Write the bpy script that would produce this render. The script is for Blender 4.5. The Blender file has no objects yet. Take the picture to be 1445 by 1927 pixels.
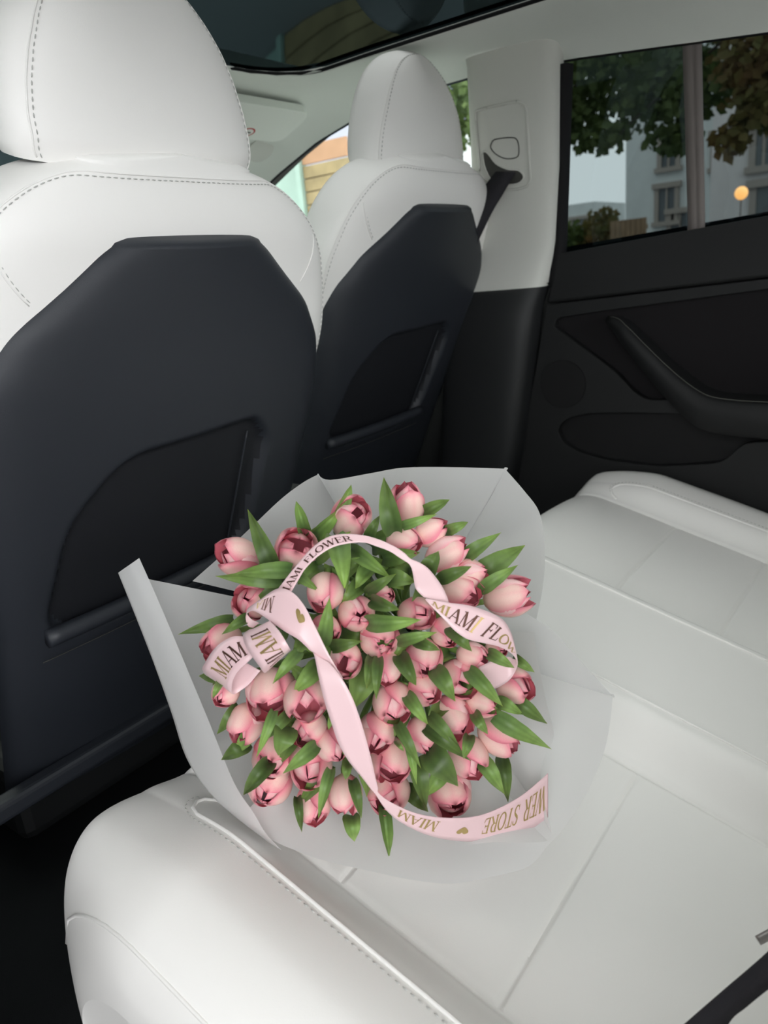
import bpy, math, random
import numpy as np
from mathutils import Vector, Matrix, noise

# ------------------------------------------------------------------ camera, sky, exposure
scene = bpy.context.scene
scene.view_settings.view_transform = 'Standard'
scene.view_settings.look = 'None'
scene.view_settings.exposure = 0.84
scene.view_settings.gamma = 1.0
scene.view_settings.use_curve_mapping = False

YAW, PITCH, ROLL, F_PX = 38.0, 17.5, 5.5, 1400.0
EYE = Vector((-0.925, 0.0, 1.06))


def make_camera():
    a, p, r = (math.radians(v) for v in (YAW, PITCH, ROLL))
    fw = Vector((math.cos(a) * math.cos(p), math.sin(a) * math.cos(p), -math.sin(p)))
    rt = fw.cross(Vector((0, 0, 1))).normalized()
    up = rt.cross(fw)
    R = rt * math.cos(r) - up * math.sin(r)
    U = up * math.cos(r) + rt * math.sin(r)
    cam = bpy.data.cameras.new('camera')
    ob = bpy.data.objects.new('camera', cam)
    scene.collection.objects.link(ob)
    m = Matrix((R, U, -fw)).transposed().to_4x4()
    m.translation = EYE
    ob.matrix_world = m
    cam.sensor_fit = 'HORIZONTAL'
    cam.sensor_width = 36.0
    cam.lens = 36.0 * F_PX / 1445.0
    cam.clip_start = 0.02
    cam.clip_end = 300
    cam.dof.use_dof = True
    cam.dof.focus_distance = 0.80
    cam.dof.aperture_fstop = 10.0
    scene.camera = ob


make_camera()

world = bpy.data.worlds.new('overcast_sky')
scene.world = world
world.use_nodes = True
wn, wl = world.node_tree.nodes, world.node_tree.links
wn.clear()
w_out = wn.new('ShaderNodeOutputWorld')
w_bg = wn.new('ShaderNodeBackground')
w_ramp = wn.new('ShaderNodeValToRGB')
w_sep = wn.new('ShaderNodeSeparateXYZ')
w_tc = wn.new('ShaderNodeTexCoord')
wl.new(w_tc.outputs['Generated'], w_sep.inputs[0])
wl.new(w_sep.outputs['Z'], w_ramp.inputs[0])
w_ramp.color_ramp.elements[0].position = 0.0
w_ramp.color_ramp.elements[0].color = (0.95, 0.975, 1.0, 1)
w_ramp.color_ramp.elements[1].position = 0.8
w_ramp.color_ramp.elements[1].color = (1.0, 0.99, 0.98, 1)
wl.new(w_ramp.outputs[0], w_bg.inputs[0])
w_bg.inputs[1].default_value = 3.2
wl.new(w_bg.outputs[0], w_out.inputs[0])

# ------------------------------------------------------------------ measured positions (metres)
BIND=(-0.2229,0.5261,0.6163)
TULIPS=[
((-0.3702,0.4078,0.8276),(-0.3756,0.3972,0.8721),0.0175,1,"topmost pink tulip of the bouquet, standing upright at the upper paper edge"),
((-0.4097,0.4570,0.8321),(-0.4215,0.4167,0.8597),0.0187,1,"pink tulip just left of the topmost one, above the ribbon arch"),
((-0.4489,0.4891,0.8037),(-0.4717,0.4543,0.8395),0.0201,2,"wide open pink tulip touching the left outer side of the ribbon arch"),
((-0.4641,0.5248,0.8047),(-0.5002,0.5329,0.8287),0.0180,1,"pink tulip at the upper left tip of the bouquet, facing left over the paper corner"),
((-0.4855,0.5024,0.7714),(-0.5178,0.4892,0.7963),0.0167,1,"pink tulip left of the ribbon arch foot, under the upper left leaves"),
((-0.4049,0.4022,0.8259),(-0.4136,0.3643,0.8280),0.0149,0,"pink tulip right of the arch crown, under the topmost tulip"),
((-0.3925,0.3820,0.8223),(-0.3780,0.3558,0.8388),0.0131,0,"cream and pink tulip, second outward from the arch crown on the upper right"),
((-0.3943,0.3702,0.8013),(-0.3737,0.3358,0.8202),0.0159,1,"long pink tulip on the upper right with an outward bent petal tip"),
((-0.3849,0.3507,0.7892),(-0.3745,0.3169,0.7952),0.0141,0,"pale pink tulip on the right between two dark leaves, above the half open one"),
((-0.3879,0.3567,0.7786),(-0.3992,0.3171,0.7800),0.0165,2,"half open pink tulip above the right ribbon lettering"),
((-0.3567,0.3324,0.7549),(-0.3403,0.2894,0.7673),0.0173,3,"rightmost long pink tulip lying sideways on the white paper"),
((-0.4627,0.4324,0.8043),(-0.4968,0.4124,0.7922),0.0166,0,"pink tulip inside the arch, nodding over the pointed leaf left of centre"),
((-0.4518,0.3893,0.7901),(-0.4579,0.3654,0.7961),0.0096,0,"small tulip peeping out between leaves at the bouquet centre"),
((-0.4570,0.4131,0.7728),(-0.4837,0.3815,0.7838),0.0164,0,"round tulip at the bouquet centre, facing straight out"),
((-0.4279,0.3725,0.7696),(-0.4439,0.3383,0.7754),0.0150,1,"pink tulip beside the ribbon twist right of centre"),
((-0.4511,0.3938,0.7518),(-0.4814,0.3607,0.7612),0.0179,0,"broad tulip directly below the round central one"),
((-0.4857,0.4279,0.7707),(-0.5029,0.3982,0.7717),0.0132,1,"tulip half hidden behind an upright leaf beside the ribbon heart"),
((-0.4790,0.4064,0.7417),(-0.5087,0.3855,0.7441),0.0147,1,"pink tulip just right of the crossing of the ribbon's left band"),
((-0.4174,0.3457,0.7578),(-0.4369,0.3207,0.7505),0.0134,0,"pale tulip touching the lower edge of the right ribbon lettering"),
((-0.4652,0.3706,0.7427),(-0.4908,0.3551,0.7296),0.0137,0,"cream coloured narrow tulip low in the middle, flanked by two leaves"),
((-0.4304,0.3586,0.7372),(-0.4632,0.3316,0.7339),0.0175,0,"plump tulip right of the cream coloured narrow one"),
((-0.4089,0.3316,0.7269),(-0.4140,0.3001,0.7265),0.0131,1,"tulip under the right ribbon loop, left of the loop's inner face"),
((-0.3861,0.3133,0.7268),(-0.3944,0.2923,0.7294),0.0094,0,"tulip almost hidden inside the right ribbon loop"),
((-0.4128,0.3396,0.7103),(-0.4351,0.3064,0.7082),0.0168,1,"open faced pink tulip below the right ribbon loop"),
((-0.3715,0.3123,0.6802),(-0.3799,0.2758,0.6848),0.0159,1,"pink tulip on the right outside the ribbon loop, petals pointing right"),
((-0.4488,0.3559,0.7092),(-0.4629,0.3251,0.7106),0.0139,0,"pink tulip wedged below the plump one, behind a broad leaf"),
((-0.4140,0.3225,0.6844),(-0.4157,0.2919,0.6833),0.0127,0,"small tulip low on the right, crossed by a long leaf"),
((-0.4605,0.3754,0.7034),(-0.4913,0.3480,0.6986),0.0175,1,"dark pink rounded tulip in the lower middle"),
((-0.4278,0.3453,0.6808),(-0.4459,0.3082,0.6685),0.0186,1,"large tulip in the lower right, its lowest petal hanging open"),
((-0.4000,0.3190,0.6500),(-0.4021,0.2819,0.6347),0.0171,1,"tulip at the lower right edge with a petal tip curled outward"),
((-0.4546,0.3540,0.6754),(-0.4729,0.3285,0.6607),0.0151,0,"smooth pale tulip between two bright leaves in the lower middle"),
((-0.4751,0.3841,0.6812),(-0.5056,0.3625,0.6694),0.0171,1,"pink tulip touching the right edge of the long white ribbon band"),
((-0.5287,0.5085,0.7071),(-0.5569,0.5009,0.7056),0.0129,0,"small tulip with a leaf over it at the left edge below the ribbon loop"),
((-0.5047,0.4773,0.7144),(-0.5454,0.4493,0.7070),0.0212,1,"large tulip directly under the two ribbon loops"),
((-0.5000,0.4409,0.7117),(-0.5327,0.4121,0.7037),0.0187,1,"large tulip left of the long white ribbon band, overlapping another"),
((-0.5034,0.4292,0.6802),(-0.5381,0.4186,0.6801),0.0156,1,"tulip tucked underneath the large one left of the ribbon band"),
((-0.5250,0.4875,0.6883),(-0.5580,0.4789,0.6719),0.0167,1,"tulip near the folded left paper flap with its side petal open"),
((-0.5047,0.4179,0.6711),(-0.5233,0.3883,0.6639),0.0151,0,"tulip whose right side is covered by the long white ribbon band"),
((-0.5126,0.4787,0.6440),(-0.5510,0.4500,0.6472),0.0205,0,"tulip under a broad leaf in the lower left"),
((-0.5000,0.4425,0.6403),(-0.5380,0.4179,0.6394),0.0198,1,"full tulip in the lower left, third up from the bottom edge"),
((-0.5116,0.4856,0.6118),(-0.5544,0.4633,0.6110),0.0216,0,"lowest tulip on the left, leaning against the paper flap"),
((-0.4622,0.3792,0.6468),(-0.4957,0.3523,0.6403),0.0190,1,"tulip with three open petal tips in the lower middle"),
((-0.4142,0.3350,0.6345),(-0.4379,0.3038,0.6212),0.0185,1,"tulip in the lower right crossed by two leaf tips"),
((-0.4985,0.4080,0.6247),(-0.5212,0.3939,0.6017),0.0156,1,"bottom row tulip with a small leaf tip on its back"),
((-0.5109,0.4451,0.6059),(-0.5338,0.4193,0.5908),0.0169,1,"bottom row tulip with a leaf lying across its right side"),
((-0.4624,0.3835,0.6063),(-0.5002,0.3635,0.6051),0.0189,1,"bottom row tulip partly under the narrow ribbon twist"),
((-0.4181,0.3517,0.5888),(-0.4522,0.3191,0.5867),0.0210,1,"bottom row tulip on the right, isolated above the printed ribbon tail"),
((-0.5057,0.5185,0.7477),(-0.5463,0.5188,0.7480),0.0175,2,"leftmost tulip beside the ribbon loops, opening to the lower left")]
LEAVES=[
(3,(-0.4854,0.4786,0.8110),(-0.4889,0.4859,0.8418),(-0.4678,0.5210,0.8612),0.0194,0.50),
(2,(-0.4457,0.4713,0.8362),(-0.4548,0.4654,0.8557),(-0.4399,0.4833,0.8649),0.0167,0.80),
(1,(-0.4365,0.4681,0.8308),(-0.4404,0.4461,0.8483),(-0.4196,0.4469,0.8547),0.0227,0.90),
(1,(-0.4184,0.4489,0.8478),(-0.4233,0.4355,0.8660),(-0.4028,0.4442,0.8744),0.0158,0.70),
(5,(-0.4169,0.3885,0.8381),(-0.4201,0.3886,0.8654),(-0.3951,0.4103,0.8825),0.0228,0.60),
(0,(-0.3627,0.3957,0.8365),(-0.3661,0.3755,0.8479),(-0.3416,0.3739,0.8487),0.0181,0.70),
(0,(-0.4094,0.3864,0.8410),(-0.4124,0.3627,0.8513),(-0.3879,0.3584,0.8503),0.0104,0.40),
(6,(-0.3706,0.3625,0.8270),(-0.3788,0.3443,0.8368),(-0.3593,0.3437,0.8352),0.0126,0.50),
(8,(-0.3732,0.3428,0.8042),(-0.3697,0.3240,0.8184),(-0.3367,0.3220,0.8200),0.0155,0.40),
(8,(-0.3577,0.3402,0.7799),(-0.3465,0.3189,0.7952),(-0.3041,0.3141,0.7968),0.0251,0.50),
(10,(-0.3841,0.3196,0.7806),(-0.3815,0.3012,0.7951),(-0.3495,0.2990,0.7955),0.0142,0.40),
(7,(-0.4239,0.3522,0.8051),(-0.4325,0.3381,0.8221),(-0.4146,0.3424,0.8260),0.0192,0.40),
(9,(-0.4163,0.3418,0.7999),(-0.4212,0.3217,0.8113),(-0.3987,0.3193,0.8092),0.0138,0.40),
(2,(-0.4873,0.4677,0.8047),(-0.5124,0.4832,0.8139),(-0.5143,0.5268,0.8092),0.0172,0.40),
(2,(-0.4865,0.4543,0.8171),(-0.5131,0.4626,0.8239),(-0.5163,0.4974,0.8172),0.0177,0.50),
(47,(-0.5066,0.5202,0.7623),(-0.5311,0.5317,0.7631),(-0.5350,0.5719,0.7480),0.0149,0.30),
(4,(-0.5204,0.4816,0.7800),(-0.5426,0.4749,0.7825),(-0.5441,0.4937,0.7701),0.0111,0.50),
(1,(-0.4515,0.4276,0.8404),(-0.4829,0.3979,0.8315),(-0.4885,0.3915,0.8107),0.0254,0.60),
(2,(-0.4543,0.4562,0.8153),(-0.4562,0.4290,0.8336),(-0.4332,0.4251,0.8397),0.0192,0.40),
(1,(-0.4355,0.4256,0.8221),(-0.4519,0.3901,0.8199),(-0.4424,0.3767,0.8051),0.0188,0.70),
(1,(-0.4408,0.4260,0.8245),(-0.4715,0.4020,0.8181),(-0.4769,0.4002,0.7994),0.0102,0.60),
(15,(-0.4784,0.3765,0.7775),(-0.4821,0.3451,0.7874),(-0.4598,0.3345,0.7812),0.0203,0.70),
(12,(-0.4712,0.3780,0.7952),(-0.4841,0.3524,0.8013),(-0.4723,0.3471,0.7930),0.0141,0.40),
(12,(-0.4641,0.3878,0.7980),(-0.4705,0.3653,0.8135),(-0.4517,0.3632,0.8151),0.0117,0.40),
(12,(-0.4381,0.3831,0.8023),(-0.4498,0.3590,0.8096),(-0.4359,0.3545,0.8034),0.0193,0.40),
(16,(-0.5109,0.4030,0.7663),(-0.5188,0.3883,0.7948),(-0.5029,0.3964,0.8074),0.0149,0.40),
(2,(-0.4790,0.4597,0.8113),(-0.4963,0.4278,0.8143),(-0.4906,0.4195,0.8044),0.0120,0.50),
(17,(-0.4967,0.4109,0.7544),(-0.5055,0.3824,0.7686),(-0.4911,0.3756,0.7663),0.0134,0.30),
(19,(-0.4668,0.3568,0.7582),(-0.4719,0.3317,0.7710),(-0.4512,0.3256,0.7673),0.0116,0.30),
(20,(-0.4570,0.3456,0.7583),(-0.4694,0.3238,0.7643),(-0.4565,0.3202,0.7539),0.0124,0.40),
(18,(-0.4324,0.3246,0.7640),(-0.4482,0.3040,0.7643),(-0.4372,0.3005,0.7483),0.0152,0.30),
(22,(-0.4055,0.3034,0.7310),(-0.4163,0.2843,0.7335),(-0.3997,0.2806,0.7184),0.0129,0.40),
(22,(-0.3704,0.2974,0.7098),(-0.3825,0.2802,0.7127),(-0.3668,0.2774,0.6980),0.0116,0.50),
(23,(-0.4315,0.3085,0.7248),(-0.4413,0.2866,0.7185),(-0.4235,0.2810,0.6926),0.0163,0.50),
(23,(-0.4536,0.3292,0.7327),(-0.4692,0.3091,0.7304),(-0.4589,0.3067,0.7095),0.0178,0.30),
(19,(-0.4713,0.3525,0.7481),(-0.4888,0.3318,0.7481),(-0.4815,0.3301,0.7306),0.0167,0.50),
(19,(-0.4881,0.3625,0.7519),(-0.5117,0.3463,0.7487),(-0.5110,0.3505,0.7276),0.0113,0.50),
(19,(-0.4816,0.3749,0.7465),(-0.5049,0.3600,0.7469),(-0.5044,0.3653,0.7300),0.0124,0.50),
(24,(-0.3831,0.2942,0.6745),(-0.3877,0.2737,0.6696),(-0.3639,0.2675,0.6440),0.0166,0.40),
(24,(-0.3997,0.2995,0.6798),(-0.4088,0.2814,0.6829),(-0.3910,0.2781,0.6662),0.0133,0.30),
(29,(-0.4113,0.2971,0.6704),(-0.4060,0.2715,0.6581),(-0.3708,0.2606,0.6225),0.0182,0.30),
(29,(-0.4335,0.3046,0.6841),(-0.4485,0.2891,0.6870),(-0.4377,0.2892,0.6698),0.0119,0.40),
(25,(-0.4750,0.3456,0.7133),(-0.4892,0.3252,0.7130),(-0.4787,0.3234,0.6933),0.0142,0.50),
(30,(-0.4624,0.3327,0.6899),(-0.4718,0.3110,0.6853),(-0.4556,0.3069,0.6596),0.0136,0.40),
(42,(-0.4432,0.3044,0.6670),(-0.4654,0.2944,0.6721),(-0.4625,0.3003,0.6564),0.0118,0.40),
(30,(-0.4697,0.3332,0.6811),(-0.4735,0.3078,0.6752),(-0.4509,0.3002,0.6468),0.0127,0.30),
(30,(-0.4907,0.3467,0.6934),(-0.5033,0.3266,0.6857),(-0.4913,0.3256,0.6562),0.0115,0.40),
(41,(-0.4832,0.3427,0.6742),(-0.4993,0.3279,0.6669),(-0.4911,0.3319,0.6373),0.0099,0.60),
(46,(-0.4721,0.3300,0.6608),(-0.4803,0.3100,0.6547),(-0.4634,0.3073,0.6257),0.0264,0.20),
(41,(-0.4633,0.3517,0.6386),(-0.4776,0.3374,0.6260),(-0.4674,0.3417,0.5894),0.0190,0.40),
(45,(-0.4630,0.3656,0.6016),(-0.4727,0.3467,0.6022),(-0.4591,0.3457,0.5793),0.0165,0.30),
(42,(-0.4207,0.3082,0.6268),(-0.4294,0.2914,0.6193),(-0.4118,0.2899,0.5883),0.0174,0.40),
(29,(-0.3960,0.3002,0.6156),(-0.4125,0.2888,0.6056),(-0.4023,0.2923,0.5717),0.0158,0.40),
(45,(-0.4894,0.3738,0.5943),(-0.5022,0.3630,0.5802),(-0.4922,0.3718,0.5398),0.0174,0.90),
(43,(-0.5047,0.4020,0.5852),(-0.5185,0.3886,0.5862),(-0.5114,0.3951,0.5631),0.0174,0.30),
(44,(-0.5316,0.4407,0.6088),(-0.5452,0.4261,0.6051),(-0.5390,0.4339,0.5776),0.0106,0.60),
(43,(-0.5167,0.3826,0.6396),(-0.5303,0.3676,0.6349),(-0.5221,0.3729,0.6067),0.0119,0.50),
(43,(-0.5280,0.3970,0.6528),(-0.5464,0.3899,0.6424),(-0.5432,0.4051,0.6079),0.0128,0.60),
(36,(-0.5418,0.4426,0.7059),(-0.5629,0.4343,0.6975),(-0.5633,0.4509,0.6683),0.0109,0.50),
(39,(-0.5323,0.4055,0.6777),(-0.5552,0.4045,0.6780),(-0.5571,0.4266,0.6566),0.0144,0.30),
(35,(-0.5276,0.4390,0.6967),(-0.5493,0.4340,0.6969),(-0.5505,0.4527,0.6773),0.0120,0.40),
(38,(-0.5377,0.4338,0.6900),(-0.5560,0.4214,0.6907),(-0.5541,0.4320,0.6713),0.0227,0.20),
(40,(-0.5498,0.4513,0.6539),(-0.5689,0.4487,0.6507),(-0.5688,0.4705,0.6252),0.0196,0.70),
(38,(-0.5389,0.4900,0.6552),(-0.5579,0.4868,0.6589),(-0.5582,0.5085,0.6421),0.0175,0.30),
(36,(-0.5366,0.4962,0.6911),(-0.5565,0.4900,0.6898),(-0.5571,0.5093,0.6692),0.0145,0.30),
(34,(-0.5226,0.4219,0.7592),(-0.5473,0.4140,0.7586),(-0.5500,0.4298,0.7409),0.0132,0.50),
(34,(-0.4983,0.4239,0.7340),(-0.5233,0.4166,0.7350),(-0.5260,0.4321,0.7185),0.0193,0.40),
(32,(-0.5498,0.4985,0.7255),(-0.5672,0.4835,0.7298),(-0.5656,0.4940,0.7169),0.0084,0.50),
(32,(-0.5321,0.5139,0.7154),(-0.5497,0.5103,0.7261),(-0.5481,0.5327,0.7198),0.0156,0.40),
(43,(-0.5197,0.3826,0.6615),(-0.5368,0.3693,0.6678),(-0.5326,0.3764,0.6526),0.0107,0.40),
(35,(-0.5230,0.3903,0.7101),(-0.5415,0.3761,0.7165),(-0.5384,0.3830,0.7038),0.0070,0.40),
(41,(-0.4947,0.3472,0.6786),(-0.5102,0.3310,0.6884),(-0.5027,0.3332,0.6778),0.0053,0.40),
(19,(-0.4693,0.3911,0.7299),(-0.4963,0.3790,0.7241),(-0.4990,0.3880,0.6998),0.0295,0.30),
(16,(-0.4965,0.4395,0.7582),(-0.5188,0.4251,0.7607),(-0.5191,0.4335,0.7473),0.0138,0.40),
(5,(-0.4272,0.4108,0.8318),(-0.4354,0.3959,0.8481),(-0.4180,0.4017,0.8532),0.0123,0.50),
(46,(-0.4327,0.3247,0.5568),(-0.4484,0.3141,0.5609),(-0.4404,0.3190,0.5404),0.0079,0.40),
(2,(-0.4711,0.4742,0.7982),(-0.5007,0.4712,0.7973),(-0.5074,0.4933,0.7825),0.0145,0.30),
(11,(-0.4471,0.4317,0.8016),(-0.4546,0.4080,0.8163),(-0.4376,0.4058,0.8180),0.0209,0.60),
(5,(-0.4283,0.4078,0.8090),(-0.4584,0.3943,0.8103),(-0.4634,0.4015,0.7987),0.0188,0.40),
(5,(-0.4228,0.3990,0.8137),(-0.4293,0.3726,0.8227),(-0.4094,0.3662,0.8191),0.0189,0.40),
(11,(-0.4511,0.4532,0.8102),(-0.4785,0.4417,0.8120),(-0.4825,0.4529,0.8012),0.0182,0.40),
(12,(-0.4363,0.4095,0.7959),(-0.4680,0.3998,0.7973),(-0.4747,0.4113,0.7850),0.0188,0.40),
(15,(-0.4427,0.3789,0.7566),(-0.4720,0.3690,0.7594),(-0.4765,0.3788,0.7462),0.0185,0.40),
(20,(-0.4346,0.3674,0.7501),(-0.4630,0.3561,0.7529),(-0.4662,0.3639,0.7396),0.0167,0.40),
(17,(-0.4750,0.4156,0.7526),(-0.5013,0.4057,0.7543),(-0.5044,0.4176,0.7398),0.0204,0.40),
(34,(-0.5006,0.4317,0.7124),(-0.5189,0.4260,0.7344),(-0.5154,0.4430,0.7388),0.0177,0.40),
(28,(-0.4278,0.3371,0.6832),(-0.4565,0.3300,0.6879),(-0.4599,0.3403,0.6729),0.0169,0.40),
(30,(-0.4592,0.3632,0.6819),(-0.4864,0.3569,0.6833),(-0.4894,0.3700,0.6644),0.0186,0.40),
(37,(-0.4967,0.4091,0.6725),(-0.5119,0.3894,0.6689),(-0.5048,0.3908,0.6444),0.0169,0.40),
(35,(-0.5150,0.4452,0.6717),(-0.5361,0.4379,0.6673),(-0.5363,0.4539,0.6419),0.0172,0.40),
(29,(-0.4037,0.3184,0.6639),(-0.4112,0.2996,0.6767),(-0.3924,0.2962,0.6699),0.0145,0.40),
(41,(-0.4859,0.3903,0.6438),(-0.5033,0.3777,0.6370),(-0.4982,0.3853,0.6075),0.0171,0.40),
(43,(-0.5052,0.4204,0.6339),(-0.5285,0.4209,0.6261),(-0.5304,0.4442,0.5946),0.0174,0.40),
(36,(-0.5300,0.4867,0.6672),(-0.5496,0.4806,0.6667),(-0.5498,0.4992,0.6460),0.0166,0.40),
(47,(-0.5170,0.5143,0.7382),(-0.5402,0.5047,0.7326),(-0.5432,0.5213,0.7101),0.0166,0.40),
(46,(-0.4346,0.3379,0.6181),(-0.4606,0.3330,0.6196),(-0.4622,0.3455,0.5983),0.0193,0.40),
(5,(-0.4117,0.4195,0.8172),(-0.4147,0.3968,0.8321),(-0.3915,0.3948,0.8351),0.0215,0.50),
(9,(-0.4051,0.3667,0.7804),(-0.4364,0.3544,0.7826),(-0.4414,0.3607,0.7706),0.0188,0.40),
(18,(-0.3910,0.3424,0.7576),(-0.4047,0.3203,0.7576),(-0.3913,0.3151,0.7419),0.0163,0.40),
(11,(-0.4217,0.4454,0.8060),(-0.4406,0.4144,0.8047),(-0.4347,0.4052,0.7907),0.0215,0.40),
(12,(-0.4127,0.4220,0.7899),(-0.4371,0.4160,0.8017),(-0.4369,0.4306,0.8005),0.0216,0.50),
(12,(-0.4070,0.4129,0.7948),(-0.4253,0.3872,0.7955),(-0.4181,0.3815,0.7830),0.0214,0.40),
(12,(-0.4062,0.4326,0.7968),(-0.4180,0.4068,0.8040),(-0.4048,0.4015,0.7985),0.0199,0.40),
(11,(-0.4415,0.4392,0.7818),(-0.4564,0.4336,0.8022),(-0.4474,0.4499,0.8094),0.0196,0.40),
(15,(-0.4367,0.4075,0.7586),(-0.4519,0.3847,0.7648),(-0.4428,0.3818,0.7561),0.0191,0.40),
(7,(-0.3928,0.3925,0.7873),(-0.4162,0.3868,0.8026),(-0.4139,0.4004,0.8048),0.0196,0.40),
(16,(-0.4563,0.4543,0.7741),(-0.4737,0.4259,0.7763),(-0.4678,0.4200,0.7643),0.0212,0.40),
(17,(-0.4563,0.4088,0.7289),(-0.4743,0.3870,0.7298),(-0.4687,0.3856,0.7137),0.0238,0.30),
(16,(-0.4577,0.4300,0.7522),(-0.4708,0.4027,0.7589),(-0.4604,0.3967,0.7501),0.0210,0.30),
(21,(-0.3985,0.3463,0.7215),(-0.4277,0.3378,0.7297),(-0.4309,0.3464,0.7210),0.0173,0.40),
(16,(-0.4763,0.4670,0.7525),(-0.4946,0.4401,0.7534),(-0.4907,0.4362,0.7389),0.0193,0.40),
(30,(-0.4399,0.3645,0.6819),(-0.4612,0.3563,0.7070),(-0.4582,0.3665,0.7134),0.0171,0.40),
(17,(-0.4740,0.4106,0.7041),(-0.4964,0.3984,0.7060),(-0.4962,0.4071,0.6896),0.0208,0.30),
(26,(-0.4087,0.3367,0.6899),(-0.4201,0.3180,0.6984),(-0.4057,0.3157,0.6885),0.0164,0.40),
(36,(-0.5124,0.4750,0.6722),(-0.5255,0.4478,0.6772),(-0.5182,0.4438,0.6627),0.0194,0.30),
(4,(-0.4917,0.4720,0.7584),(-0.5161,0.4588,0.7565),(-0.5187,0.4697,0.7390),0.0191,0.40)]
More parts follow.
